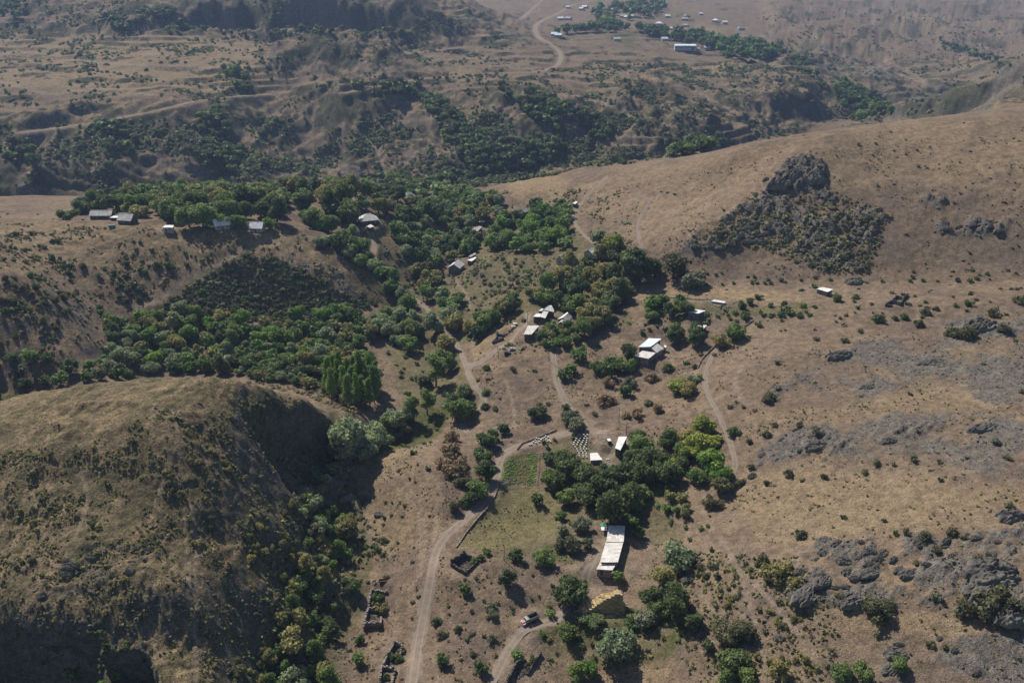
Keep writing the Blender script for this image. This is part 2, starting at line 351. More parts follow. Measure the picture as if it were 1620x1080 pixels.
PATHS = [  # narrow trodden lines, only worn into the ground
 (5.0, [(0,85),(90,92),(170,100),(300,108),(420,104)]),(4.0, [(0,130),(80,150),(150,140),(240,150)]),(4.0, [(420,100),(450,75),(470,62)]),(4.0, [(560,110),(640,106),(700,95),(760,92),(820,88)]),(4.0, [(600,205),(650,190),(700,185)]),(4.0, [(1010,120),(1080,135),(1130,160),(1180,190)]),(5.0, [(1250,45),(1330,60),(1400,95),(1480,138)]),(5.0, [(1330,25),(1420,40),(1540,48),(1618,40)]),(4.0, [(1240,10),(1330,20),(1400,10)]),(4.0, [(900,150),(960,165),(1010,190)]),(4.0,[(860,12),(800,40),(760,60)]),
 (2.0, [(163,525),(172,515),(205,497),(262,466),(300,440),(335,425),(372,403),(400,390),(430,382)]),
 (0.9, [(1140,850),(1165,895),(1185,950),(1200,1010),(1212,1060)]),(0.8, [(1170,900),(1230,960),(1290,1040)]),(0.7, [(1190,960),(1150,1000),(1110,1030)]),
 (0.6, [(545,760),(560,790),(580,810),(592,850)]),(0.5, [(600,745),(640,780),(665,810)]),(0.5, [(620,740),(655,780),(675,815)]),(0.5, [(555,780),(585,812)]),
 (0.5, [(300,790),(312,860),(310,940),(308,1010),(312,1090)]),(0.5, [(290,800),(297,880),(300,960)]),(0.4,[(268,640),(285,690),(250,780)]),(0.4,[(128,740),(140,790),(120,850)]),
 (1.0, [(690,800),(688,850),(672,900),(650,930)]),(0.6, [(592,920),(578,960),(572,1000)]),(0.8, [(980,640),(985,670),(990,690)]),(0.7,[(1030,600),(1080,570),(1110,560)]),
 (0.7,[(890,630),(920,655),(940,670)]),(0.8,[(800,600),(812,640),(815,680)]),(0.6,[(1085,880),(1100,930),(1140,980)]),(0.7,[(830,880),(860,900),(880,925)]),(1.5,[(665,810),(670,860),(668,900)]),
 (0.7,[(700,790),(690,760),(660,720)]),(0.8,[(1000,475),(1080,476),(1200,482)]),(1.5,[(1180,640),(1160,610),(1170,580)]),
 (3.0,[(50,345),(120,330),(200,318),(300,314)]),(3.0,[(640,260),(660,240),(690,225)]),(3.0,[(560,200),(600,240),(612,290)]),(4.0,[(1290,60),(1380,100),(1480,140)]),(3.0,[(930,20),(980,40)]),
 (2.0,[(905,420),(880,445),(840,470)]),(1.2,[(720,440),(740,470),(745,490)]),(1.0,[(795,425),(805,450),(800,462)]),
]
bare = np.zeros(XG.shape); grade_mask = np.zeros(XG.shape); road_lines = []
for name, w, px in ROADS:
    far = name == 'far_road'
    x, y = route(px, 6.0 if far else 2.0, 6 if far else 8)
    z = smooth1(ground(x, y), 30 if far else 14)
    road_lines.append((name, w, x, y, z))
for name, w, x, y, z in road_lines:
    far = name == 'far_road'
    hw = w / 2; sh = 14.0 if far else 4.5
    D, T = line_dist(x, y, hw + sh + 1)
    wgt = 1 - sstep(hw + (1.5 if far else .5), hw + sh, D)
    H = H * (1 - wgt) + np.interp(T, np.arange(len(z)), z) * wgt
    bare = np.maximum(bare, (1 - sstep(hw * .5, hw * 1.5 + (2 if far else .7), D + .8 * _j1)) * .9)
    grade_mask = np.maximum(grade_mask, wgt)
for w, px in PATHS:
    x, y = route(px, 2.0, 3)
    D, T = line_dist(x, y, w * 2 + 4)
    bare = np.maximum(bare, (1 - sstep(w * .4, w * 1.2 + .3, D + .3 * _j1)) * .75)
# cliffs: cut back to a steep face under a ragged rim
def cut_plan(rim, near, floor_l, floor_r, soft=1, k=1.0):
    global H
    a = hit(*np.array(rim, float).T); b = hit(*np.array(near, float).T)
    px = np.concatenate([a[0], b[0][::-1]]); py = np.concatenate([a[1], b[1][::-1]])
    jx = XG + 2.6 * k * fbm(XG, YG, 7 * k, 4, off=61); jy = YG + 2.6 * k * fbm(XG, YG, 7 * k, 4, off=65)
    w = blur(poly_mask(np.stack([px, py], 1), jx, jy).astype(float), soft)
    f = floor_l + (floor_r - floor_l) * np.clip((XG - px.min()) / (px.max() - px.min()), 0, 1)
    H = H * (1 - w) + np.minimum(H, f + (2.0 if k == 1 else 16.0) * fbm(XG, YG, 6 if k == 1 else 45, 4, ridged=True, off=63)) * w
cut_plan([(410,42),(440,22),(480,12),(530,16),(575,14),(620,24),(655,44)], [(412,46),(440,46),(480,48),(530,50),(575,52),(620,52),(655,50)], 130, 128, 2, 9)
cut_plan([(268,42),(300,24),(345,12),(390,20),(408,40)], [(270,44),(300,45),(345,45),(390,46),(406,46)], 134, 130, 2, 9)
cut_plan([(395,656),(415,650),(440,646),(480,650),(510,662),(535,684)], [(405,694),(418,708),(432,738),(462,775),(498,775),(530,735)], 24, 0)
cut_plan([(-60,1012),(0,1005),(60,996),(120,998),(150,1012),(160,1045)], [(-60,1140),(0,1140),(60,1140),(120,1140),(150,1140),(160,1100)], 0, 0)
cut_plan([(176,1046),(195,1036),(220,1034),(242,1052)], [(172,1130),(195,1130),(220,1130),(248,1100)], 2, 3)
# level pads under buildings and yards are added the same way
def level_pad(x, y, r, z=None, fall=4.0):
    global H
    bb = (np.abs(XG - x) < r + fall) & (np.abs(YG - y) < r + fall)
    if not bb.any(): return
    z = float(ground(x, y)) if z is None else z
    d = np.hypot(XG[bb] - x, YG[bb] - y)
    w = 1 - sstep(r, r + fall, d)
    H[bb] = H[bb] * (1 - w) + z * w
# ---------------------------------------------------------------- what covers the ground
g_green = zone([[(793,718),(852,716),(850,768),(790,768)]], 1, 0, 400) * .8
for amt, polys in ((.75, [[(855,855),(905,870),(935,905),(900,900),(850,885)],[(560,680),(650,650),(720,640),(700,690),(600,722)],
                          [(990,1040),(1040,1030),(1072,990),(1088,1000),(1050,1040),(1000,1055)],[(880,985),(1000,960),(1060,1000),(980,1010),(890,1010)]]),
                   (.5, [[(725,860),(850,840),(880,870),(800,890)],[(830,960),(960,965),(1080,930),(1100,1010),(1000,1060),(860,1050)],[(850,780),(900,800),(950,850),(900,860),(860,850)],[(1020,478),(1290,482),(1270,502),(1020,505)],[(600,520),(720,520),(760,640),(640,660)],[(450,780),(560,770),(600,900),(470,1080),(380,1080)],
                          [(870,690),(1060,700),(1080,850),(900,830)],[(560,380),(700,300),(850,330),(1000,400),(1000,520),(800,520),(700,560),(560,470)]])):
    g_green = np.maximum(g_green, zone(polys, 3, 0, 690) * amt)
g_green = np.maximum(g_green, zone([[(0,640),(60,618),(200,597),(260,590),(200,614),(60,645),(0,668)]], 3, 315, 420) * .75)
g_green = np.maximum(g_green, zone([[(965,48),(1010,50),(1012,76),(950,74)],[(900,40),(960,30),(960,60)]], 2, 900) * .55)
crop = zone([[(790,770),(880,772),(882,845),(835,862),(722,868),(735,840)]], 1, 0, 400)
g_straw = crop * .85
for amt, polys in ((.8, [[(745,555),(775,520),(815,495),(838,480),(846,500),(800,530),(765,565)],[(1000,458),(1080,452),(1200,458),(1290,474),(1240,482),(1100,470),(1000,472)]]),
                   (.32, [[(900,300),(1150,245),(1300,230),(1450,195),(1620,185),(1620,330),(1400,290),(1300,300),(1000,400)]]),
                   (.85, [[(800,290),(850,275),(905,285),(890,305),(815,308)],[(1000,458),(1080,452),(1200,458),(1290,474),(1240,482),(1100,470),(1000,472)],[(905,300),(960,282),(940,300),(830,325),(815,330)]]),
                   (.5, [
                         [(1150,660),(1350,640),(1480,610),(1600,640),(1450,650),(1300,680)],[(1150,760),(1300,740),(1620,780),(1620,830),(1380,840),(1200,860)],[(820,470),(850,440),(840,500)],
                         [(950,1030),(1060,1040),(1100,1090),(920,1090)],[(1380,900),(1440,890),(1450,925),(1400,930)],[(1320,960),(1560,975),(1540,1010),(1350,1000)]]),
                   (.5, [[(0,345),(300,360),(480,375),(600,440),(560,440),(300,420),(0,440)],[(0,640),(300,600),(480,620),(430,660),(150,680),(0,740)],[(560,730),(690,700),(700,850),(600,880),(570,820)]])):
    g_straw = np.maximum(g_straw, zone(polys, 4, 0, 690) * amt)
_strk = sstep(-.15, .35, fbm(_wx * 1.0, _wy * .16, 5, 3, off=81))
g_straw = np.maximum(g_straw, lefthill * (.18 + .62 * _strk))
g_green = np.maximum(g_green, np.maximum(crop * .54, lefthill * .46 * (1 - _strk)))
g_straw = np.maximum(g_straw, zone([[(30,190),(140,175),(260,165),(250,178),(130,192),(40,200)],[(600,160),(670,153),(660,165),(600,168)],[(0,70),(180,55),(400,60),(420,110),(380,145),(200,150),(0,135)],[(590,158),(680,150),(670,168),(590,172)],[(690,110),(760,104),(750,114),(690,118)],[(1410,30),(1500,25),(1510,45),(1420,50)],[(1060,45),(1130,40),(1140,58),(1070,60)],[(1080,100),(1180,110),(1150,125),(1080,118)]], 4, 690) * .6)
g_rock = np.clip(np.maximum.reduce([z_scree * .75, z_ledge, z_dome, z_crag * .95, z_left * .7, z_far * .8]), 0, 1)
steep = np.hypot(np.gradient(H, axis=1) / np.gradient(XG, axis=1), np.gradient(H, axis=0) / np.gradient(YG, axis=0))
g_rock = np.maximum(g_rock, sstep(.75, 1.2, blur(steep, 1)) * .8)
g_rock = np.maximum(g_rock, farw * sstep(.35, .7, blur(steep, 2)) * .5)
g_dark = zone([[(870,835),(945,830),(935,880),(880,890)],[(1140,590),(1290,560),(1500,560),(1560,700),(1300,720)]], 3, 0, 400) * .35
g_dark = np.maximum(g_dark, zone([[(1060,420),(1150,345),(1270,310),(1420,300),(1640,320),(1640,440),(1100,445)]], 8, 380, 620) * .5)
yard = zone([[(905,955),(940,870),(955,840),(960,905),(985,930),(930,960)],[(925,690),(985,690),(985,735),(960,745),(940,705)],[(835,500),(860,505),(840,535),(800,545),(805,530)],[(790,705),(950,675),(965,690),(880,695),(800,715)],
             [(820,985),(860,990),(810,1090),(770,1090)],[(1040,60),(1230,55),(1230,75),(1100,60)]], 2)
bare = np.maximum(bare, yard * .7)
far_cover = np.clip(farw * sstep(-.02, .40, fbm(XG, YG, 55, 5, gain=.62, off=71) + .3 * sstep(.15, .5, steep) - .05) + .55 * riser * sstep(-.2, .2, fbm(XG, YG, 40, 3, off=73)), 0, 1)  # dark scrub cover, plus terrace shading painted along the risers
g_scrub = np.clip(.25 + .65 * lefthill + .35 * hill2 + .3 * farw + .3 * fbm(XG, YG, 60, 3, off=31), 0, 1) * (1 - bare)
tone = .5 + .5 * fbm(XG, YG, 90, 4, off=33) + .25 * fbm(XG, YG, 12, 3, off=35)

def new_mesh(name, verts, faces, mats, smooth=False, nper=None):
    verts = np.asarray(verts, np.float32); faces = np.asarray(faces, np.int32)
    k = faces.shape[1]
    me = bpy.data.meshes.new(name)
    me.vertices.add(len(verts)); me.vertices.foreach_set('co', verts.ravel())
    me.loops.add(faces.size); me.loops.foreach_set('vertex_index', faces.ravel())
    me.polygons.add(len(faces)); me.polygons.foreach_set('loop_start', np.arange(0, faces.size, k, dtype=np.int32))
    if smooth: me.polygons.foreach_set('use_smooth', np.ones(len(faces), bool))
    me.update(calc_edges=True)
    for m in (mats if isinstance(mats, (list, tuple)) else [mats]): me.materials.append(m)
    return me
def point_attr(me, name, data):
    a = me.attributes.new(name, 'FLOAT', 'POINT'); a.data.foreach_set('value', np.asarray(data, np.float32).ravel())

class N:                                                  # small node-graph helper
    def __init__(s, name):
        s.m = bpy.data.materials.new(name); s.m.use_nodes = True; s.t = s.m.node_tree
        s.b = s.t.nodes['Principled BSDF']; s.out = s.t.nodes['Material Output']
        s.b.inputs['Specular IOR Level'].default_value = .15; s.b.inputs['Roughness'].default_value = .9
    def n(s, kind, **kw):
        x = s.t.nodes.new(kind)
        for k, v in kw.items():
            if k in x.inputs: s.put(x.inputs[k], v)
            else: setattr(x, k, v)
        return x
    def put(s, sock, v):
        if hasattr(v, 'node'): s.t.links.new(v, sock)
        elif isinstance(v, tuple) and len(v) == 3 and sock.type == 'RGBA': sock.default_value = (*v, 1)
        else: sock.default_value = v
    def attr(s, name): return s.n('ShaderNodeAttribute', attribute_name=name).outputs['Fac']
    def noise(s, scale, detail=3, rough=.55, vec=None, dist=0):
        x = s.n('ShaderNodeTexNoise', Scale=scale, Detail=detail, Roughness=rough, Distortion=dist)
        s.put(x.inputs['Vector'], vec if vec is not None else s.co())
        return x.outputs['Fac']
    def co(s):
        if not hasattr(s, '_co'): s._co = s.n('ShaderNodeTexCoord').outputs['Object']
        return s._co
    def ramp(s, fac, a, b, lo=0, hi=1):
        x = s.n('ShaderNodeMapRange', interpolation_type='SMOOTHSTEP')
        s.put(x.inputs['Value'], fac)
        for k, v in zip(('From Min', 'From Max', 'To Min', 'To Max'), (a, b, lo, hi)): s.put(x.inputs[k], v)
        return x.outputs[0]
    def mix(s, fac, a, b, mode='MIX'):
        x = s.n('ShaderNodeMix', data_type='RGBA', blend_type=mode)
        s.put(x.inputs['Factor'], fac); s.put(x.inputs[6], a); s.put(x.inputs[7], b)
        return x.outputs[2]
    def math(s, op, a, b=0.0, c=0.0):
        x = s.n('ShaderNodeMath', operation=op)
        s.put(x.inputs[0], a); s.put(x.inputs[1], b); s.put(x.inputs[2], c)
        return x.outputs[0]
    def color(s, c): s.put(s.b.inputs['Base Color'], c); return s
    def bump(s, h, strength=.5, dist=.2):
        x = s.n('ShaderNodeBump', Strength=strength, Distance=dist, Height=h)
        s.t.links.new(x.outputs[0], s.b.inputs['Normal']); return s

def ground_material():
    g = N('dry_steppe_ground')
    f1, f2, f3 = g.noise(.9, 4, .65), g.noise(3.2, 3, .6), g.noise(.12, 4, .6)
    base = g.mix(g.ramp(g.attr('tone'), .2, .8), (.148, .108, .080), (.220, .167, .121))
    base = g.mix(g.ramp(f3, .35, .7), base, (.182, .141, .114))
    base = g.mix(g.math('MULTIPLY', g.ramp(g.math('ADD', f3, g.math('MULTIPLY', f1, .3)), .55, .8), .7), base, (.242, .180, .122))
    lg = g.noise(.035, 4, .6)
    base = g.mix(g.ramp(lg, .46, .64, 0, .6), base, (.140, .108, .094))
    base = g.mix(g.math('MULTIPLY', g.attr('straw'), g.ramp(f1, .2, .75, .45, 1)), base, (.300, .226, .136))
    base = g.mix(g.math('MULTIPLY', g.attr('dark'), g.ramp(f3, .3, .7)), base, (.090, .072, .060))
    rk = g.mix(g.ramp(g.noise(1.6, 5, .7), .32, .68), (.080, .072, .069), (.180, .168, .157))
    rk = g.mix(g.ramp(g.noise(.25, 3), .5, .72, 0, .55), rk, (.235, .232, .190))      # lichen
    rk = g.mix(g.ramp(g.noise(.5, 3, .6), .48, .66, 0, .5), rk, (.150, .112, .092))
    base = g.mix(g.ramp(g.math('ADD', g.attr('rock'), g.math('MULTIPLY', g.math('SUBTRACT', f1, .5), 1.3)), .35, .75), base, rk)
    gr = g.mix(g.ramp(f1, .3, .7), (.050, .070, .022), (.115, .125, .045))
    base = g.mix(g.math('MULTIPLY', g.ramp(g.math('ADD', g.attr('green'), g.math('MULTIPLY', g.math('SUBTRACT', f1, .5), .9)), .25, .75), .85), base, gr)
    # small dry thistles and tufts, a few decimetres across
    spk = g.ramp(g.math('ADD', g.noise(1.55, 2, .5), g.math('MULTIPLY', g.attr('scrub'), .13)), .60, .70, 0, .72)
    base = g.mix(spk, base, g.mix(g.ramp(f2, .3, .7), (.060, .055, .030), (.115, .095, .052)))
    spk2 = g.ramp(g.math('ADD', g.noise(.42, 3, .55), g.math('MULTIPLY', g.attr('scrub'), .2)), .66, .76, 0, .5)
    base = g.mix(spk2, base, (.072, .070, .036))
    fc = g.ramp(g.math('ADD', g.attr('cover'), g.math('MULTIPLY', g.math('SUBTRACT', g.noise(.22, 4, .65), .5), 1.6)), .45, .75, 0, .85)
    base = g.mix(fc, base, g.mix(g.ramp(f3, .35, .65), (.050, .052, .032), (.085, .082, .050)))
    base = g.mix(g.math('MULTIPLY', g.attr('bare'), g.ramp(f1, .25, .7, .6, 1)), base, g.mix(g.ramp(f1, .3, .7), (.205, .160, .124), (.272, .222, .177)))
    mid = g.noise(.33, 5, .7)
    base = g.mix(1.0, base, g.mix(g.ramp(mid, .3, .7), (.70, .70, .71), (1.28, 1.27, 1.22)), 'MULTIPLY')
    base = g.mix(1.0, base, g.mix(g.ramp(f2, .25, .75), (.64, .64, .63), (1.34, 1.33, 1.30)), 'MULTIPLY')
    g.color(base)
    g.b.inputs['Roughness'].default_value = 1.0; g.b.inputs['Specular IOR Level'].default_value = .05
    g.bump(g.math('ADD', f1, g.math('MULTIPLY', f2, .5)), 1.0, .6)
    return g.m
M_ground = ground_material()
def build_ground():
    verts = np.stack([XG, YG, H], -1).reshape(-1, 3)
    idx = (np.arange(NR - 1)[:, None] * NS + np.arange(NS - 1)[None]).ravel()
    faces = np.stack([idx, idx + 1, idx + NS + 1, idx + NS], 1)
    me = new_mesh('ground', verts, faces, M_ground, smooth=True)
    for nm, d in (('green', g_green), ('straw', g_straw), ('rock', g_rock), ('dark', g_dark), ('bare', bare), ('scrub', g_scrub), ('cover', far_cover), ('tone', tone)): point_attr(me, nm, d)
    o = bpy.data.objects.new('ground', me); sc.collection.objects.link(o); o['kind'] = 'structure'
    return o
# ---------------------------------------------------------------- foliage
R = np.random.default_rng(11)
random.seed(5)
LEAF = {k: tuple(1.8 * q for q in v) for k, v in {'dark': (.056, .084, .034), 'mid': (.084, .130, .043), 'olive': (.138, .142, .060), 'willow': (.135, .178, .105), 'lime': (.142, .178, .042),
        'poplar': (.092, .160, .036), 'scrub': (.074, .082, .046), 'brown': (.140, .116, .076), 'greygreen': (.110, .128, .084)}.items()}
def leaf_shader(g, col):
    t = g.n('ShaderNodeBsdfTranslucent'); g.put(t.inputs['Color'], col)
    mx = g.n('ShaderNodeMixShader'); mx.inputs[0].default_value = .38
    g.color(col); g.b.inputs['Roughness'].default_value = .62; g.b.inputs['Specular IOR Level'].default_value = .25
    g.t.links.new(g.b.outputs[0], mx.inputs[1]); g.t.links.new(t.outputs[0], mx.inputs[2]); g.t.links.new(mx.outputs[0], g.out.inputs['Surface'])
def leaf_mat(kind):
    g = N('foliage_' + kind); c = LEAF[kind]
    rnd = g.n('ShaderNodeObjectInfo').outputs['Random']
    a = g.mix(rnd, tuple(.72 * v for v in c), (c[0] * 1.42, c[1] * 1.24, c[2] * 1.12))
    a = g.mix(g.ramp(g.attr('tint'), 0, 1, 0, .75), a, (c[0] * 1.75, c[1] * 1.55, c[2] * 1.3))
    leaf_shader(g, a); return g.m
M_leaf = {k: leaf_mat(k) for k in LEAF}
def mass_mat():
    g = N('foliage_mass')
    x = g.n('ShaderNodeAttribute', attribute_name='leafcol').outputs['Color']
    a = g.mix(g.attr('tint'), g.mix(1.0, x, (.72, .74, .72), 'MULTIPLY'), g.mix(1.0, x, (1.5, 1.4, 1.25), 'MULTIPLY'))
    leaf_shader(g, a); return g.m
M_mass = mass_mat()
def bark_mat():
    g = N('grey_brown_bark'); g.color(g.mix(g.noise(6, 4), (.07, .055, .042), (.16, .135, .11))); g.bump(g.noise(14, 3), .5, .05); return g.m
M_bark = bark_mat()

def leaf_quads(P, Nn, size, rng):
    """one bent leaf-clump quad per point, roughly facing out along Nn"""
    n = len(P)
    Nn = Nn + rng.normal(0, .55, (n, 3)); Nn /= np.linalg.norm(Nn, axis=1, keepdims=True) + 1e-9
    a = np.cross(Nn, rng.normal(0, 1, (n, 3))); a /= np.linalg.norm(a, axis=1, keepdims=True) + 1e-9
    b = np.cross(Nn, a)
    sz = size * rng.uniform(.6, 1.35, (n, 1)); asp = rng.uniform(.55, 1.0, (n, 1))
    V = np.stack([P - a * sz, P - b * sz * asp + Nn * sz * .25, P + a * sz, P + b * sz * asp + Nn * sz * .25], 1)
    F = np.arange(4 * n).reshape(n, 4)
    return V.reshape(-1, 3), F
def crown(seed, n, shape='round', leaf=.088):
    """unit crown: radius ~1 in plan, from z=0 up; lobes of leaf clumps with gaps between"""
    r = np.random.default_rng(seed)
    L = []
    if shape == 'round':   cz, hz, nl = .85, .84, 15
    elif shape == 'broad': cz, hz, nl = .62, .56, 15
    elif shape == 'tall':  cz, hz, nl = 1.9, 1.75, 16
    elif shape == 'airy':  cz, hz, nl = 1.5, 1.25, 12
    else:                  cz, hz, nl = .45, .48, 9        # bush
    for _ in range(nl):
        d = r.normal(0, 1, 3); d /= np.linalg.norm(d)
        k = r.uniform(.35, .74)
        c = np.array([d[0] * k, d[1] * k, cz + d[2] * k * hz])
        if shape == 'tall':
            t = r.uniform(-1, 1); w = .62 * (1 - .55 * max(t, 0)) ; c = np.array([d[0] * .42 * w, d[1] * .42 * w, cz + t * hz * .85])
            L.append((c, r.uniform(.42, .62) * (1 - .45 * max(t, 0))))
        else: L.append((c, r.uniform(.30, .50)))
    P, Q = [], []
    per = n // nl
    for c, rad in L:
        d = r.normal(0, 1, (per, 3)); d /= np.linalg.norm(d, axis=1, keepdims=True)
        d[:, 2] = np.where((d[:, 2] < -.3) & (r.random(per) < .6), -d[:, 2], d[:, 2])
        rr = rad * (r.random((per, 1)) ** .28) * (1 + .12 * r.normal(0, 1, (per, 1)))
        zs = 1.25 if shape in ('tall', 'airy') else .85
        P.append(c + d * rr * np.array([1, 1, zs])); Q.append(d)
    P, Q = np.concatenate(P), np.concatenate(Q)
    if shape == 'bush': P[:, 2] = np.abs(P[:, 2])
    V, F = leaf_quads(P, Q, leaf, r)
    tint = np.repeat(np.clip(r.normal(.35, .28, len(P)), 0, 1), 4)
    me = new_mesh('crown_' + shape, V, F, M_leaf['mid'])
    point_attr(me, 'tint', tint)
    return me
def tube(path, rads, k=6):
    path = np.asarray(path, float); V = []; F = []
    for i, (p, r) in enumerate(zip(path, rads)):
        t = path[min(i + 1, len(path) - 1)] - path[max(i - 1, 0)]; t = t / (np.linalg.norm(t) + 1e-9)
        a = np.cross(t, [0.3, 1, .1]); a /= np.linalg.norm(a); b = np.cross(t, a)
        for j in range(k):
            q = 2 * math.pi * j / k; V.append(p + r * (math.cos(q) * a + math.sin(q) * b))
    for i in range(len(path) - 1):
        for j in range(k): F.append((i * k + j, i * k + (j + 1) % k, (i + 1) * k + (j + 1) % k, (i + 1) * k + j))
    return np.array(V), np.array(F)
def trunk_mesh(seed, top, spread):
    r = np.random.default_rng(seed); VV, FF, o = [], [], 0
    def add(p, q):
        nonlocal o
        v, f = tube(p, q); VV.append(v); FF.append(f + o); o += len(v)
    add([(0, 0, -.25), (0, 0, 0), (.03, .02, .3 * top), (-.02, .03, .65 * top), (.02, 0, top)], [.10, .085, .065, .045, .02])
    for k in range(5):
        a = r.uniform(0, 6.28); z0 = r.uniform(.22, .6) * top; ln = spread * r.uniform(.5, .85)
        add([(0, 0, z0), (math.cos(a) * ln * .5, math.sin(a) * ln * .5, z0 + .22 * top), (math.cos(a) * ln, math.sin(a) * ln, z0 + .4 * top)], [.045, .03, .012])
    return new_mesh('trunk', np.concatenate(VV), np.concatenate(FF), M_bark, True)
CROWN = {'round': [crown(s, 2700, 'round') for s in (1, 2, 3)], 'broad': [crown(s, 2700, 'broad') for s in (4, 5, 6)], 'tall': [crown(s, 2700, 'tall', .085) for s in (7, 8)],
         'airy': [crown(s, 2000, 'airy', .085) for s in (9, 10)], 'bush': [crown(s, 900, 'bush', .105) for s in (11, 12, 13, 14)]}
TRUNK = {'round': trunk_mesh(1, 1.2, .7), 'broad': trunk_mesh(2, .9, .8), 'tall': trunk_mesh(3, 2.6, .35), 'airy': trunk_mesh(4, 2.0, .6)}
def lowpoly(seed, n, shape, leaf):
    me = crown(seed, n, shape, leaf)
    V = np.empty(len(me.vertices) * 3, np.float32); me.vertices.foreach_get('co', V); V = V.reshape(-1, 3)
    F = np.arange(len(V)).reshape(-1, 4); bpy.data.meshes.remove(me)
    return V, F
LOW = {'tree': [lowpoly(s, 330, 'round', .19) for s in (21, 22, 23, 24)], 'fartree': [lowpoly(s, 104, 'round', .31) for s in (33, 34, 35)], 'bush': [lowpoly(s, 45, 'bush', .34) for s in (25, 26, 27, 28)], 'tuft': [lowpoly(s, 9, 'bush', .6) for s in (29, 30, 31)]}

trees, shrubs, tufts = [], [], []     # dicts: x y z r (crown radius, m) h (height/width) kind shape place
def px_scale(x, y, z): return F_PX / (np.asarray(y) * CP - (np.asarray(z) - CAM_H) * SP)
def plant(lst, u, v, wpx, kind, place, shape=None, asp=1.0):
    x, y, z = (float(q[0]) for q in hit([u], [v]))
    s = float(px_scale(x, y, z))
    lst.append(dict(x=x, y=y, z=z, r=max(.35, wpx / s / 2), a=asp, kind=kind, shape=shape or random.choice(('round', 'broad', 'round')), place=place))
GRIDF = None
def visible_ground():
    """ground vertices in sight, with the plan area each stands for"""
    U, V = project(XG, YG, H)
    cu, cv = np.clip((U / 5).astype(int) + 40, 0, 420), np.clip((V / 5).astype(int) + 40, 0, 320)
    inn = (U > -110) & (U < 1730) & (V > -30) & (V < 1150)
    zb = np.full((421, 321), 1e9)
    np.minimum.at(zb, (cu[inn], cv[inn]), YG[inn])
    vis = inn & (YG < zb[cu, cv] * 1.05 + 4)
    ii, jj = np.nonzero(vis)
    area = (GY[ii] + FAN_C) * (GS[1] - GS[0]) * np.gradient(GY)[ii]
    return ii, jj, U[vis], V[vis], area
_VG = None
def scatter(lst, poly, n, wm, kinds, place, shapes=('round', 'broad'), asp=(.85, 1.2), gap=.8, ymin=0, ymax=1e9, clump=None, dens=1.0):
    """n plants at random over the ground seen inside a photo outline; widths in metres"""
    global _VG
    if _VG is None: _VG = visible_ground()
    r = R; p = np.array(run_on(poly, 100, 60), float)
    ii, jj, U, V, A = _VG
    m = np.nonzero((U > p[:, 0].min()) & (U < p[:, 0].max()) & (V > p[:, 1].min()) & (V < p[:, 1].max()))[0]
    m = m[poly_mask(p, U[m], V[m])]
    Y = GY[ii[m]]; m = m[(Y > ymin) & (Y < ymax)]
    if len(m) == 0: return
    a = A[m] * (bare[ii[m], jj[m]] < .4)
    x = XG[ii[m], jj[m]]; y = YG[ii[m], jj[m]]
    if clump is not None: a = a * np.clip(.45 + 1.7 * fbm(x, y, clump, 3, off=51), .01, 2) ** 2
    if a.sum() <= 0: return
    k = min(len(m), n * 5); a = a + 1e-12
    o = r.choice(len(m), size=k, replace=False, p=a / a.sum())
    dY = np.gradient(GY)[ii[m[o]]]
    x = x[o] + r.uniform(-.5, .5, k) * (GY[ii[m[o]]] + FAN_C) * (GS[1] - GS[0]); y = y[o] + r.uniform(-.5, .5, k) * dY
    z = ground(x, y); w = r.uniform(*wm, k); cell = {}; c = 0; cs = max(8.0, wm[1] * max(gap, .5) * 1.1)
    for i in range(k):
        g = max(gap * w[i], .25); kx, ky = int(x[i] // cs), int(y[i] // cs); bad = False
        for di in (-1, 0, 1):
            for dj in (-1, 0, 1):
                for (qx, qy, qg) in cell.get((kx + di, ky + dj), ()):
                    if (qx - x[i]) ** 2 + (qy - y[i]) ** 2 < ((qg + g) / 2) ** 2: bad = True; break
                if bad: break
            if bad: break
        if bad: continue
        cell.setdefault((kx, ky), []).append((x[i], y[i], g))
        lst.append(dict(x=float(x[i]), y=float(y[i]), z=float(z[i]), r=float(w[i]) / 2, a=r.uniform(*asp), kind=kinds[r.integers(len(kinds))], shape=shapes[r.integers(len(shapes))], place=place))
        c += 1
        if c >= n: break
# ---------------------------------------------------------------- level ground under buildings (before anything is planted)
PADS = [(953,848,6),(966,868,17),(838,977,5),(952,955,9),(733,893,7),(592,950,4),(592,975,4),(614,1035,5),(1028,555,13),(862,500,10),(893,505,8),(840,524,7),(981,702,6),(943,724,5),(722,424,7),(745,411,6),(583,352,9),(583,360,5),(647,318,9),
        (163,345,12),(184,345,8),(203,352,8),(265,360,8),(351,360,7),(408,364,7),(1102,496,6),(1110,519,5),(1137,478,5),(1305,461,7),(1418,475,8),(890,414,5),(938,404,7),(828,339,5),(866,347,4),(909,323,4),(758,362,8),(1082,78,26),(962,697,3),(810,553,5),(814,515,4),(789,537,6)]
for u, v, r in PADS:
    x, y, z = (float(q[0]) for q in hit([u], [v]))
    level_pad(x, y, r, None, r * .6 + 2)
    bare = np.maximum(bare, (1 - sstep(r * .9, r * 1.25, np.hypot(XG - x, YG - y))) * (.42 if y < 900 else 0))
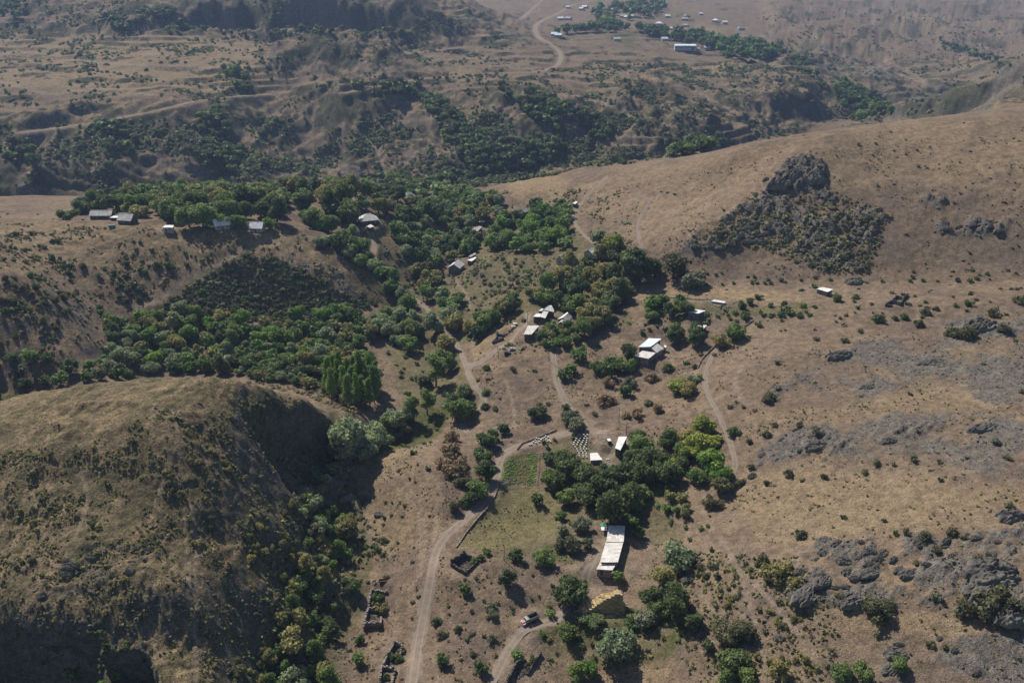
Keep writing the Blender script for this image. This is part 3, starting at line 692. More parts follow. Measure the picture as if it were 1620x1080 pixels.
# ---------------------------------------------------------------- object helpers
class MB:
    """collects boxes, prisms and tubes, built as ONE mesh object"""
    def __init__(s): s.v, s.f, s.t = [], [], []
    def add(s, V, F, tint=None):
        o = len(s.v); s.v += [tuple(map(float, p)) for p in V]; s.f += [tuple(int(i) + o for i in q) for q in F]
        s.t += [random.random() if tint is None else tint] * len(V); return s
    def box(s, c, d, rz=0.0, tint=None, taper=1.0, rx=0.0):
        V = []
        for z in (-.5, .5):
            k = 1.0 if z < 0 else taper
            for x, y in ((-.5, -.5), (.5, -.5), (.5, .5), (-.5, .5)):
                px, py, pz = x * d[0] * k, y * d[1] * k, z * d[2]
                if rx: py, pz = py * math.cos(rx) - pz * math.sin(rx), py * math.sin(rx) + pz * math.cos(rx)
                V.append((c[0] + px * math.cos(rz) - py * math.sin(rz), c[1] + px * math.sin(rz) + py * math.cos(rz), c[2] + pz))
        return s.add(V, [(3, 2, 1, 0), (4, 5, 6, 7), (0, 1, 5, 4), (1, 2, 6, 5), (2, 3, 7, 6), (3, 0, 4, 7)], tint)
    def prism(s, bottom, top, tint=None):
        n = len(bottom); V = list(bottom) + list(top)
        return s.add(V, [tuple(range(n - 1, -1, -1)), tuple(range(n, 2 * n))] + [(i, (i + 1) % n, n + (i + 1) % n, n + i) for i in range(n)], tint)
    def tube(s, path, rads, k=8, cap=True):
        V, F = tube(path, rads, k); n = len(V)
        F = [tuple(f) for f in F]
        if cap: F += [tuple(range(k - 1, -1, -1)), tuple(range(n - k, n))]
        return s.add(V, F)
    def build(s, name, mat, parent=None, smooth=False, loc=None):
        me = bpy.data.meshes.new(name); me.from_pydata(s.v, [], s.f); me.update()
        if smooth: me.polygons.foreach_set('use_smooth', np.ones(len(me.polygons), bool))
        point_attr(me, 'tint', s.t); me.materials.append(mat)
        o = bpy.data.objects.new(name, me); sc.collection.objects.link(o)
        if parent: o.parent = parent
        if loc is not None: o.location = loc
        return o
def thing(name, label, cat, loc, rz=0.0, group=None):
    e = bpy.data.objects.new(name, None); sc.collection.objects.link(e); e.empty_display_size = .5
    e.location = loc; e.rotation_euler.z = rz; e['label'] = label; e['category'] = cat
    if group: e['group'] = group
    return e
def tagm(o, label, cat, group=None):
    o['label'] = label; o['category'] = cat
    if group: o['group'] = group
    return o
def copy_tree(o, parent=None):
    c = o.copy(); sc.collection.objects.link(c); c.parent = parent
    for ch in [q for q in bpy.data.objects if q.parent == o]: copy_tree(ch, c)
    return c
def at(u, v):
    x, y, z = hit([u], [v]); return float(x[0]), float(y[0]), float(z[0])
def flat(name, a, b, scale=1.5, rough=.85, spec=.2, metal=0.0, tint=.0):
    g = N(name); c = g.mix(g.ramp(g.noise(scale, 4, .6), .3, .7), a, b)
    if tint: c = g.mix(1.0, c, g.mix(g.attr('tint'), (1 - tint,) * 3, (1 + tint,) * 3), 'MULTIPLY')
    g.color(c); g.b.inputs['Roughness'].default_value = rough; g.b.inputs['Specular IOR Level'].default_value = spec; g.b.inputs['Metallic'].default_value = metal
    g.bump(g.noise(scale * 6, 3), .3, .03); return g.m
def roof_mat(name, a, b, stain, amount=.55, s0=.58, s1=.70):
    g = N(name); c = g.mix(g.ramp(g.noise(.9, 4, .6), .3, .7), a, b)
    c = g.mix(1.0, c, g.mix(g.attr('tint'), (.80,) * 3, (1.12,) * 3), 'MULTIPLY')
    c = g.mix(g.ramp(g.noise(2.6, 4, .7), s0, s1, 0, amount), c, stain)
    g.color(c); g.b.inputs['Roughness'].default_value = .7; g.b.inputs['Specular IOR Level'].default_value = .3
    return g.m
M = {
 'slate': roof_mat('weathered_grey_roof_sheets', (.46, .45, .42), (.60, .59, .55), (.20, .17, .15)),
 'slate_spotted': roof_mat('spotted_pale_roof_sheets', (.56, .53, .50), (.70, .67, .63), (.20, .14, .12), .8, .545, .64),
 'slate_dark': roof_mat('old_and_shaded_roof_sheets', (.26, .25, .24), (.36, .35, .33), (.14, .13, .12)),  # old dark roofs; on the gable farmhouse and annex it is painted shade
 'tin': roof_mat('bright_tin_roof', (.66, .67, .66), (.78, .78, .76), (.40, .37, .33), .3),
 'tin_blue': roof_mat('bluish_tin_roof', (.48, .60, .74), (.72, .76, .80), (.62, .62, .60), .5),
 'white_sheet': flat('white_canvas', (.62, .60, .57), (.78, .76, .73), .6),
 'stone': flat('tuff_stone_blocks', (.16, .135, .12), (.27, .235, .21), 1.4, .95, .1, tint=.35),
 'darkstone': flat('sooty_stone_blocks', (.07, .064, .06), (.13, .115, .105), 1.4, .95, .1, tint=.3),
 'rubble': flat('dark_rubble', (.06, .055, .05), (.12, .105, .095), 2.0, 1, .05, tint=.4),
 'plaster': flat('dusty_plaster', (.34, .30, .26), (.45, .41, .36), .8),
 'timber': flat('dark_weathered_timber', (.075, .058, .045), (.14, .11, .085), 2.5, tint=.25),
 'greytimber': flat('silver_grey_timber', (.22, .195, .17), (.34, .31, .28), 2.5, tint=.25),
 'nearblack': flat('near_black_surface', (.02, .018, .016), (.035, .03, .028), 1),  # near-black colour of the truck bed floor and the tank water
 'glass': flat('window_glass', (.03, .035, .04), (.05, .055, .06), 1, .12, .5),
 'frame': flat('pale_window_frame', (.45, .43, .40), (.55, .53, .5), 2),
 'straw': flat('golden_straw', (.37, .27, .135), (.49, .37, .20), 2.2, 1, .05, tint=.28),
 'rust': flat('rusty_red_metal', (.13, .05, .04), (.20, .085, .065), 2, .8),
 'rubber': flat('tyre_rubber', (.02, .02, .02), (.04, .038, .036), 4),
 'steel': flat('dull_steel', (.20, .20, .20), (.32, .32, .31), 3, .6, .4),
 'truckgrey': flat('truck_bed_grey', (.17, .17, .16), (.26, .26, .245), 2, .6),
 'cabgrey': flat('cab_pale_grey', (.28, .28, .265), (.38, .38, .36), 2, .5),
 'cabred': flat('faded_red_paint', (.46, .14, .12), (.60, .27, .24), 2.5, .55),
 'white': flat('white_paint', (.68, .67, .64), (.80, .79, .76), 2, .5),
 'darkpaint': flat('dark_car_paint', (.025, .026, .03), (.045, .046, .05), 2, .35, .5),
 'greypaint': flat('grey_car_paint', (.25, .26, .26), (.36, .37, .37), 2, .45, .4),
 'teal': flat('teal_car_paint', (.05, .10, .10), (.08, .14, .135), 2, .4, .4),
 'paleyellow': flat('pale_yellow_paint', (.50, .49, .36), (.60, .58, .45), 2, .5),
 'green': flat('green_sheet', (.05, .24, .15), (.08, .32, .21), 2, .6),
 'greendark': flat('green_tank_paint', (.04, .17, .13), (.06, .22, .17), 2, .6),
 'blue': flat('blue_cloth', (.10, .16, .36), (.22, .30, .52), 5, .8),
 'hiveblue': flat('hive_blue_paint', (.14, .22, .30), (.2, .28, .36), 3, .7), 'hiveyellow': flat('hive_yellow_paint', (.34, .27, .12), (.42, .34, .17), 3, .7), 'hivegreen': flat('hive_green_paint', (.12, .19, .12), (.17, .24, .16), 3, .7),
 'coatblack': flat('black_coat', (.012, .011, .01), (.025, .022, .02), 4, .7), 'coatbrown': flat('brown_coat', (.09, .055, .035), (.13, .085, .055), 4, .7),
 'hallwall': flat('pale_blue_grey_wall', (.34, .38, .46), (.42, .46, .53), .4), 'concrete': flat('grey_concrete', (.28, .27, .26), (.38, .37, .35), 1.2),
}
def rock_mat():
    g = N('lichen_rock'); f = g.noise(.8, 5, .7)
    c = g.mix(g.ramp(f, .3, .7), (.070, .064, .061), (.165, .155, .143))
    c = g.mix(g.ramp(g.noise(.35, 4, .6), .46, .62, 0, .8), c, (.205, .208, .158))
    c = g.mix(g.ramp(g.noise(2.5, 3), .55, .7, 0, .5), c, (.12, .09, .075))
    g.color(c); g.b.inputs['Roughness'].default_value = 1; g.b.inputs['Specular IOR Level'].default_value = .1
    g.bump(g.noise(1.8, 5, .7), 1.0, .5); return g.m
M['rock'] = rock_mat()

def quad_world(quad, hs):
    cu, cv = np.mean([q[0] for q in quad]), np.mean([q[1] for q in quad])
    x, y, z0 = at(cu, cv); hm = float(np.mean(hs))
    for _ in range(3):
        x, y, _z = (float(q) for q in pix_z(cu, cv, z0 + hm)); z0 = float(ground(x, y))
    P = [tuple(float(q) for q in pix_z(u, v, z0 + h)) for (u, v), h in zip(quad, hs)]
    return P, z0
def roof_sheets(mb, P, sx=1.15, sy=1.7, thick=.06):
    """a roof plane of overlapping sheets between four corners (world or local)"""
    A, B, C, D = (np.array(p) for p in P)
    nx = max(1, int(round(np.linalg.norm(B - A) / sx))); ny = max(1, int(round(np.linalg.norm(D - A) / sy)))
    f = lambda s, t: (A * (1 - s) + B * s) * (1 - t) + (D * (1 - s) + C * s) * t
    for i in range(nx):
        for j in range(ny):
            s0, s1, t0, t1 = i / nx, (i + 1.04) / nx, j / ny, min(1.0, (j + 1.06) / ny)
            lift = random.uniform(0, .03); q = [f(s0, t0), f(min(s1, 1.01), t0), f(min(s1, 1.01), t1), f(s0, t1)]
            up = np.array([0, 0, 1.0])
            top = [p + up * (thick + lift + (.025 if k in (0, 1) else 0) + .004 * (i % 2)) for k, p in enumerate(q)]
            mb.prism([p + up * (lift * .5) for p in q], top)
def wall_opening(parent, a, b, z, kind, t):
    """a door or window set proud on the wall running a->b (plan points), at fraction t"""
    a, b = np.array(a[:2]), np.array(b[:2]); d = b - a; L = np.linalg.norm(d); d = d / (L + 1e-9)
    c = a + d * L * t; rz = math.atan2(d[1], d[0]); n = np.array([d[1], -d[0]])
    if kind == 'door':
        o = MB().box((*(c + n * .03), z + 1.0), (1.0, .12, 2.0), rz).build('door', M['timber'], parent)
        MB().box((*(c + n * .12 + d * .35), z + 1.0), (.08, .08, .2), rz).build('handle', M['steel'], o)
    else:
        o = MB().box((*(c + n * .02), z + 1.6), (1.2, .10, 1.2), rz).build('window', M['frame'], parent)
        for k in (-.27, .27): MB().box((*(c + n * .06 + d * k), z + 1.6), (.46, .08, 1.0), rz).build('pane', M['glass'], o)
def slab_building(name, label, cat, parts, group=None, wallmat='stone', openings=True, inset=.06):
    """building whose roof planes were traced at their height; walls stand under them"""
    W = [(quad_world(q, h), m) for q, h, m in parts]
    allp = np.array([p for (P, z), m in W for p in P]); cx, cy = allp[:, :2].mean(0); gz = min(z for (P, z), m in W)
    e = thing(name, label, cat, (cx, cy, gz), 0, group)
    for (P, z), m in W:
        L = [(p[0] - cx, p[1] - cy, p[2] - gz) for p in P]
        area = sum(L[i][0] * L[(i + 1) % 4][1] - L[(i + 1) % 4][0] * L[i][1] for i in range(4))
        if area < 0: L = [L[0], L[3], L[2], L[1]]
        mb = MB(); roof_sheets(mb, L); mb.build('roof', M[m], e)
        c = np.mean(L, 0); I = [tuple(c + (np.array(p) - c) * (1 - inset * 1.6)) for p in L]
        MB().prism([(p[0], p[1], -1.0) for p in I], [(p[0], p[1], p[2] - .10) for p in I]).build('wall', M[wallmat], e)
        if openings:
            for i in range(4):
                a, b = I[i], I[(i + 1) % 4]; n = (b[1] - a[1], -(b[0] - a[0])); L_ = math.hypot(*n)
                if n[1] / (L_ + 1e-9) < -.3 and L_ > 3 and min(a[2], b[2]) > 2.2:
                    wall_opening(e, a, b, 0, 'door', .3)
                    if L_ > 6: wall_opening(e, a, b, 0, 'window', .68)
    return e
def pitched_house(name, label, u, v, w, l, eave, rise, yaw, roof='slate', wall='plaster', kind='gable', group=None, chimney=True, pad=True, windows=3):
    x, y, z = at(u, v); e = thing(name, label, 'house', (x, y, z), math.radians(yaw), group)
    a, b = l / 2, w / 2; o = .45
    ev = eave
    mb = MB().box((0, 0, (eave - 1) / 2), (l, w, eave + 1.0))
    if kind == 'gable':
        for s in (-1, 1): mb.prism([(s * (a - .12), -b, ev - .02), (s * (a - .12), b, ev - .02), (s * (a - .12), 0, ev + rise - .1)], [(s * (a - .002), -b, ev - .02), (s * (a - .002), b, ev - .02), (s * (a - .002), 0, ev + rise - .1)])
    mb.build('wall', M[wall], e)
    d = rise * o / b; rm = MB()
    if kind == 'gable':
        roof_sheets(rm, [(-a - o, -b - o, ev - d), (a + o, -b - o, ev - d), (a + o, 0, ev + rise), (-a - o, 0, ev + rise)])
        roof_sheets(rm, [(a + o, b + o, ev - d), (-a - o, b + o, ev - d), (-a - o, 0, ev + rise), (a + o, 0, ev + rise)])
    else:
        r = max(.4, a - b * .95)
        for sgn in (1, -1):
            roof_sheets(rm, [(-sgn * (a + o), -sgn * (b + o), ev - d), (sgn * (a + o), -sgn * (b + o), ev - d), (sgn * r, 0, ev + rise), (-sgn * r, 0, ev + rise)])
            roof_sheets(rm, [(sgn * (a + o), -sgn * (b + o), ev - d), (sgn * (a + o), sgn * (b + o), ev - d), (sgn * r, .02, ev + rise), (sgn * r, -.02, ev + rise)])
    ro = rm.build('roof', M[roof], e)
    MB().box((0, 0, ev + rise + .08), (l + .8 if kind == 'gable' else max(.8, 2 * max(.4, a - b * .95)), .3, .12)).build('ridge_cap', M['slate'], ro)
    if chimney: MB().box((a * .35, b * .25, ev + rise * .8 + .5), (.6, .6, 1.6)).build('chimney', M['stone'], ro)
    wall_opening(e, (-a, -b), (a, -b), 0, 'door', .5)
    for k in range(windows): wall_opening(e, (-a, -b), (a, -b), 0, 'window', (.18, .82, .34)[k])
    wall_opening(e, (a, -b), (a, b), 0, 'window', .5); wall_opening(e, (-a, b), (-a, -b), 0, 'window', .5)
    return e
def stone_wall(pix, h, thick=.55, mat='stone', course=.34, block=.62, zoff=0.0, origin=None, jag=.35):
    """courses of uneven blocks along a line of photo points; returns an MB in coordinates relative to origin"""
    mb = MB(); P = [at(*p) for p in pix]; ox, oy, oz = origin or (0, 0, 0)
    hs = h if isinstance(h, (list, tuple)) else [h] * len(P)
    for k in range(len(P) - 1):
        a, b = np.array(P[k]), np.array(P[k + 1]); L = math.hypot(b[0] - a[0], b[1] - a[1]); rz = math.atan2(b[1] - a[1], b[0] - a[0]); n = max(2, int(L / block))
        for i in range(n):
            t = (i + .5) / n; x, y = a[0] + (b[0] - a[0]) * t, a[1] + (b[1] - a[1]) * t; z = float(ground(x, y)) - .3
            hh = (hs[k] * (1 - t) + hs[k + 1] * t) * (1 + jag * (random.random() - .6)) + .3; c = 0.0
            while c < hh:
                cz = course * random.uniform(.85, 1.2)
                mb.box((x - ox + random.uniform(-.06, .06), y - oy + random.uniform(-.06, .06), z - oz + c + cz / 2), (L / n * random.uniform(.92, 1.06), thick * random.uniform(.85, 1.12), cz * .97), rz + random.uniform(-.05, .05)); c += cz
    return mb
def ruin(label, center, walls, floor=None, group='roofless stone ruins', mat='stone'):
    o = at(*center); e = thing('ruined_house', label, 'ruin', o, 0, group)
    for pix, h in walls: stone_wall(pix, h, origin=o).build('wall', M[mat], e)
    if floor:
        mb = MB(); P = [at(*p) for p in floor]; xs, ys = [p[0] for p in P], [p[1] for p in P]
        for _ in range(150):
            w = np.random.default_rng(random.randrange(1 << 30)).dirichlet(np.ones(len(P)) * .8); x, y = float(np.dot(w, xs)), float(np.dot(w, ys)); s = random.uniform(.2, .6)
            mb.box((x - o[0], y - o[1], float(ground(x, y)) - o[2] + .1 * s), (s, s * .8, s * .6), random.uniform(0, 3))
        mb.build('rubble', M['rubble'], e)['kind'] = 'stuff'
    return e
def pole(u, v, h, label, arm=True, lean=0.0, lamp=False, mat='timber'):
    e = thing('utility_pole', label, 'pole', at(u, v), random.uniform(-.4, .4))
    MB().tube([(0, 0, -.5), (lean * .3, 0, h * .5), (lean, 0, h)], [.15, .13, .10], 7).build('post', M[mat], e)
    if arm:
        c = MB().box((lean, 0, h - .45), (1.7, .12, .14)).build('crossarm', M[mat], e)
        for k in (-.7, 0, .7): MB().tube([(lean + k, 0, h - .38), (lean + k, 0, h - .16)], [.05, .04], 6).build('insulator', M['white'], c)
    if lamp:
        a = MB().tube([(lean, 0, h - .1), (lean - .6, 0, h + .25), (lean - 1.3, 0, h + .3)], [.05, .045, .04], 6).build('lamp_arm', M['steel'], e)
        MB().box((lean - 1.5, 0, h + .26), (.6, .26, .14)).build('lamp_head', M['steel'], a)
    return e
def wheel(parent, x, y, r, w=.28):
    t = MB().tube([(x, y - w / 2, r), (x, y + w / 2, r)], [r, r], 14).build('wheel', M['rubber'], parent)
    MB().tube([(x, y - w / 2 - .02, r), (x, y + w / 2 + .02, r)], [r * .5, r * .5], 10).build('hub', M['steel'], t); return t
def heading(pa, pb):
    a, b = at(*pa), at(*pb); return math.atan2(b[1] - a[1], b[0] - a[0])
def car(name, label, u, v, rz, paint, roofmat=None, boxy=False, wreck=False):
    e = thing(name, label, 'car', at(u, v), rz)
    L, Wd = (3.9, 1.66)
    prof = [(-L / 2, .35), (L / 2, .35), (L / 2, .78), (L * .18, .92), (-L * .45, .95), (-L / 2, .85)]
    MB().prism([(x, -Wd / 2, z) for x, z in prof], [(x, Wd / 2, z) for x, z in prof]).build('body', M[paint], e)
    cab = [(L * .16, .93), (L * .02, 1.42), (-L * .36, 1.45), (-L * .46, .95)] if not boxy else [(L * .16, .93), (L * .08, 1.55), (-L * .46, 1.57), (-L * .48, .95)]
    MB().prism([(x, -Wd / 2 + .08, z) for x, z in cab], [(x, Wd / 2 - .08, z) for x, z in cab]).build('window_band', M['glass'], e)
    rf = [(cab[1][0] + .05, cab[1][1] - .06), (cab[1][0] + .02, cab[1][1] + .05), (cab[2][0], cab[2][1] + .05), (cab[2][0] - .04, cab[2][1] - .08)]
    MB().prism([(x, -Wd / 2 + .1, z) for x, z in rf], [(x, Wd / 2 - .1, z) for x, z in rf]).build('roof', M[roofmat or paint], e)
    for sx in (-1.22, 1.25):
        for sy in (-.72, .72): wheel(e, sx, sy, .31, .2)
    for sy in (-.55, .55): MB().box((L / 2 + .01, sy, .66), (.06, .3, .16)).build('headlight', M['frame'], e)
    MB().box((L / 2 + .06, 0, .42), (.12, Wd * .96, .16)).build('bumper', M['steel'], e)
    return e
def quadruped(name, label, u, v, rz, s, mat, cat, horse=True, group=None):
    """standing grazing animal as one continuous skin"""
    x, y, z = at(u, v)
    nd = {'pelvis': (-.55, 0, 1.05), 'belly': (-.1, 0, 1.0), 'chest': (.45, 0, 1.02), 'withers': (.55, 0, 1.2), 'neck': (.85, 0, 1.3 if horse else 1.15), 'poll': (1.1, 0, 1.45 if horse else 1.2), 'muzzle': (1.42, 0, 1.22 if horse else 1.0), 'tail0': (-.78, 0, 1.12), 'tail1': (-.88, 0, .6)}
    rad = {'pelvis': .27, 'belly': .29, 'chest': .28, 'withers': .2, 'neck': .15, 'poll': .13, 'muzzle': .075, 'tail0': .05, 'tail1': .04}
    ed = [('pelvis', 'belly'), ('belly', 'chest'), ('chest', 'withers'), ('withers', 'neck'), ('neck', 'poll'), ('poll', 'muzzle'), ('pelvis', 'tail0'), ('tail0', 'tail1')]
    for sy, k in ((.16, 'l'), (-.16, 'r')):
        nd.update({'fe' + k: (.5, sy, .72), 'fk' + k: (.52, sy, .42), 'ff' + k: (.5, sy, .0), 'hk' + k: (-.45, sy, .74), 'hh' + k: (-.74, sy, .46), 'hf' + k: (-.68, sy, .0), 'ear' + k: (1.08, sy * .5, 1.62 if horse else 1.34)})
        rad.update({'fe' + k: .11, 'fk' + k: .065, 'ff' + k: .06, 'hk' + k: .14, 'hh' + k: .07, 'hf' + k: .06, 'ear' + k: .03})
        ed += [('chest', 'fe' + k), ('fe' + k, 'fk' + k), ('fk' + k, 'ff' + k), ('pelvis', 'hk' + k), ('hk' + k, 'hh' + k), ('hh' + k, 'hf' + k), ('poll', 'ear' + k)]
    nm = list(nd); me = bpy.data.meshes.new(name); me.from_pydata([tuple(c * s for c in nd[k]) for k in nm], [(nm.index(a), nm.index(b)) for a, b in ed], [])
    o = bpy.data.objects.new(name, me); sc.collection.objects.link(o)
    m = o.modifiers.new('skin', 'SKIN')
    sk = me.skin_vertices[0].data if me.skin_vertices else None
    if sk is None:
        bpy.context.view_layer.update(); sk = me.skin_vertices[0].data
    for i, k in enumerate(nm): sk[i].radius = (rad[k] * s, rad[k] * s)
    sk[0].use_root = True
    sb = o.modifiers.new('sub', 'SUBSURF'); sb.levels = sb.render_levels = 1
    me.materials.append(M[mat]); o.location = (x, y, z); o.rotation_euler.z = rz
    return tagm(o, label, cat, group)
def rock_protos():
    """outcrops as stepped, dipping strata: a rough patch that rises out of the ground"""
    out = []
    for s in range(7):
        nx, ny = 56, 44
        a, b = np.meshgrid(np.linspace(-1.15, 1.15, nx), np.linspace(-1.15, 1.15, ny), indexing='ij')
        wa = a + .25 * fbm(a + s * 3.1, b, .6, 3, off=s); wb = b + .25 * fbm(a, b + s * 2.3, .6, 3, off=s + 5)
        env = np.clip(1.05 - (wa ** 2 + wb ** 2) * (1.0 + .35 * fbm(a, b, .5, 3, off=s + 2)), 0, 1) ** .55
        st = fbm(a * .7 + b * .35 + s * 5, b * 2.3 - a * .5, .55, 5, .62, True, s * 1.7)
        lump = fbm(a * 1.3, b * 1.3 + s * 9, .7, 4, .6, True, s + 11)
        h = env * (.42 + .42 * st + .35 * lump)
        q = h * 6; h = (np.floor(q) + sstep(.55, 1.0, q - np.floor(q))) / 6 * .6 + h * .4
        h = h + .05 * fbm(a, b, .12, 2, off=s + 7) * (env > .02)
        cut_ = env < .02
        z = np.where(cut_, -.45, h - .12)
        V = np.stack([a + .05 * fbm(a, b, .2, 2, off=s + 1), b - .22 * np.clip(h, 0, 1) + .05 * fbm(a, b, .2, 2, off=s + 4), z], -1).reshape(-1, 3)
        i = (np.arange(nx - 1)[:, None] * ny + np.arange(ny - 1)[None]).ravel(); F = np.stack([i, i + ny, i + ny + 1, i + 1], 1)
        keep = ~(cut_.ravel()[F].all(1)); out.append(new_mesh('rock', V, F[keep], M['rock']))
    return out
# ---------------------------------------------------------------- where things grow
T = lambda place, rows: [plant(trees, *r[:4], place, *(r[4:])) for r in rows]
S = lambda place, rows: [plant(shrubs, *r[:4], place, *(r[4:] or ('bush',))) for r in rows]
T('in the ravine under the dark cliff', [(553,718,70,'willow'),(585,708,58,'willow'),(540,728,46,'willow'),(572,724,50,'willow'),(600,700,44,'willow'),(612,692,32,'mid','airy',.8),(622,680,40,'willow'),(640,668,36,'willow'),(572,735,18,'mid'),(535,750,16,'willow')])
T('along the dry streambed beside the bushy hillside', [(490,806,50,'willow'),(511,832,24,'mid'),(548,850,46,'olive'),(515,872,36,'olive'),(537,884,36,'mid'),(500,852,30,'greygreen'),(470,938,40,'mid'),(498,948,38,'mid'),
  (520,1008,40,'dark'),(465,1030,50,'olive','airy',.6),(444,1034,24,'dark'),(450,1068,26,'mid'),(470,1092,48,'willow'),(525,1090,46,'mid'),(478,988,34,'olive'),(430,1088,30,'mid'),(455,985,28,'scrub'),(480,900,30,'olive'),(375,1068,30,'scrub')])
T('standing alone on the slope left of the dirt road', [(555,934,34,'dark'),(569,1018,20,'dark'),(568,1050,24,'mid')])
T('on the dry slope between road and farm track', [(736,938,22,'mid'),(803,922,34,'dark'),(816,886,24,'dark'),(762,1062,26,'dark'),(818,1040,22,'mid','airy',.7),(701,1052,26,'dark'),(860,892,36,'mid')])
T('between the parked truck and the haystack', [(898,950,62,'dark','broad',1),(871,974,18,'mid','airy',.75)])
T('around the haystack and its little stream', [(936,984,42,'dark','broad',.45),(898,1012,32,'mid'),(974,1038,66,'willow','broad',1.05),(910,1075,34,'mid'),(930,1070,34,'poplar'),(1028,962,42,'dark'),(1058,958,46,'dark'),(1048,925,36,'olive'),
  (998,992,28,'dark','broad',.8),(1026,990,40,'greygreen','broad',.9),(1070,972,56,'dark'),(1095,992,34,'dark'),(1076,985,30,'dark'),(976,918,22,'mid'),(1046,975,30,'mid')])
T('standing alone right of the long shed', [(1070,896,60,'willow','broad',1.0)])
T('at the edge of the scrub slope with rock ledges', [(1150,1010,50,'scrub','broad',.9),(1172,1008,42,'scrub','broad'),(1186,1012,26,'scrub'),(1121,1030,24,'dark'),(1162,1062,54,'dark','broad',.9),(1231,1076,38,'olive'),(1150,1085,32,'mid'),(1180,1080,32,'mid'),
  (1330,1075,40,'mid','broad'),(1365,1070,36,'mid','broad'),(1420,1060,30,'mid'),(1385,975,44,'scrub','broad',.9)])
T('beside the small vegetable garden', [(768,758,36,'dark'),(756,785,40,'mid'),(765,728,34,'dark'),(744,796,26,'dark'),(775,705,26,'dark'),(867,730,22,'dark'),(871,770,36,'mid'),(898,742,46,'dark','broad')])
T('alone in the mown field below the vegetable garden', [(851,798,22,'dark','broad',1.1)])
T('in the orchard left of the long shed', [(888,822,20,'mid'),(890,846,22,'greygreen'),(920,838,32,'greygreen','broad'),(905,870,34,'scrub','broad'),(885,868,24,'scrub'),(928,866,22,'scrub'),(1000,835,26,'mid'),(1010,850,22,'mid')])
scatter(trees, [(905,745),(955,735),(1000,700),(1060,705),(1095,725),(1070,765),(1015,800),(975,835),(945,810),(900,805),(868,775)], 36, (8.5, 12), ('dark','dark','dark','mid'), 'in the dense grove behind the long shed', gap=.62)
T('in the dense grove behind the long shed', [(965,832,56,'dark','round',1.25),(1000,800,46,'dark'),(1020,745,46,'dark'),(1040,745,40,'dark')])
T('in the yellowish clump behind the dense grove', [(1085,722,44,'lime'),(1106,730,48,'lime','airy',.7),(1125,750,46,'poplar'),(1140,762,40,'poplar'),(1110,690,40,'lime'),(1060,745,36,'lime'),(1100,765,36,'mid'),(1085,700,34,'olive'),(1128,705,30,'lime'),(1140,775,34,'scrub','broad')])
scatter(trees, [(1040,790),(1075,770),(1095,800),(1085,830),(1060,820)], 7, (3.5, 5), ('mid','olive'), 'below the yellowish clump')
scatter(trees, [(508,630),(545,645),(598,648),(606,612),(590,596),(545,596),(512,606)], 20, (7, 9), ('poplar','poplar','mid'), 'in the tall poplar stand by the stream bend', shapes=('tall',), asp=(1.0,1.25), gap=.5)
T('at the bottom of the shadowed cliff', [(115,1072,26,'mid'),(185,1075,24,'mid'),(110,1030,12,'mid'),(165,1090,20,'poplar')])
T('at the foot of the stream meadow', [(655,668,32,'mid','airy',1.0),(676,655,30,'mid','airy',.95),(690,612,40,'mid','airy',.95),(700,590,34,'mid','airy',.8),(672,615,28,'dark'),(712,585,30,'mid'),(725,662,50,'mid','broad'),(715,640,26,'dark'),(745,655,26,'dark'),(735,628,30,'dark'),(705,560,36,'olive')])
scatter(trees, [(170,560),(165,530),(215,505),(300,500),(430,520),(500,500),(560,500),(600,530),(560,560),(590,590),(500,600),(400,590),(300,592),(200,588)], 150, (8, 12), ('mid','dark','mid','willow','olive','poplar'), 'in the wood at the foot of the shady slope', gap=.58, ymin=340, ymax=470)
scatter(trees, [(0,590),(60,560),(110,590),(160,575),(220,600),(170,612),(60,630),(0,630)], 24, (6, 9), ('mid','dark','greygreen'), 'along the gully behind the bare hilltop', gap=.8, ymin=320, ymax=420)
scatter(trees, [(330,588),(420,592),(520,612),(600,652),(560,640),(480,612),(400,600)], 26, (4.5, 8), ('olive','mid','willow','olive'), 'in the hollow behind the dark cliff', gap=.7, ymin=290, ymax=380)
scatter(trees, [(470,795),(520,790),(565,850),(530,960),(505,1085),(410,1085),(440,1000),(470,900)], 46, (4, 7.5), ('mid','olive','willow','mid'), 'along the dry streambed beside the bushy hillside', gap=.65, ymax=300)
scatter(trees, [(485,765),(545,735),(600,705),(650,665),(640,690),(560,745),(500,790)], 16, (4.5, 8), ('willow','mid','olive'), 'in the ravine under the dark cliff', gap=.7, ymax=340)
scatter(trees, [(505,392),(545,372),(590,410),(640,470),(662,520),(650,560),(610,540),(590,500),(640,505),(610,450),(560,415)], 70, (9, 13), ('willow','mid','dark','willow'), 'lining the stream below the spur', gap=.62, ymin=380, ymax=640)
T('beside the ravine road', [(690,528,42,'willow'),(712,510,40,'willow'),(722,520,36,'olive'),(648,530,30,'mid')])
scatter(trees, [(108,350),(150,322),(230,312),(330,304),(450,302),(560,300),(635,318),(640,345),(600,345),(560,352),(520,362),(480,357),(425,352),(340,350),(300,352),(215,342),(150,335),(130,350)], 130, (12, 17), ('dark','mid','mid','olive','dark'), 'in the village orchard behind the terrace houses', gap=.5, ymin=480, ymax=690)
T('on the village terrace edge', [(300,360,42,'mid','round',1.0),(322,360,40,'mid'),(340,361,34,'poplar'),(425,362,22,'poplar'),(520,368,40,'mid'),(500,362,36,'mid'),(375,362,34,'mid','broad')])
scatter(trees, [(640,300),(700,300),(745,308),(800,325),(800,345),(745,350),(760,395),(700,420),(690,470),(740,480),(715,500),(670,470),(655,440),(640,400),(620,370),(650,340)], 150, (9, 13), ('mid','dark','willow','olive','mid'), 'along the wooded stream below the spur house', gap=.65, ymin=420, ymax=720)
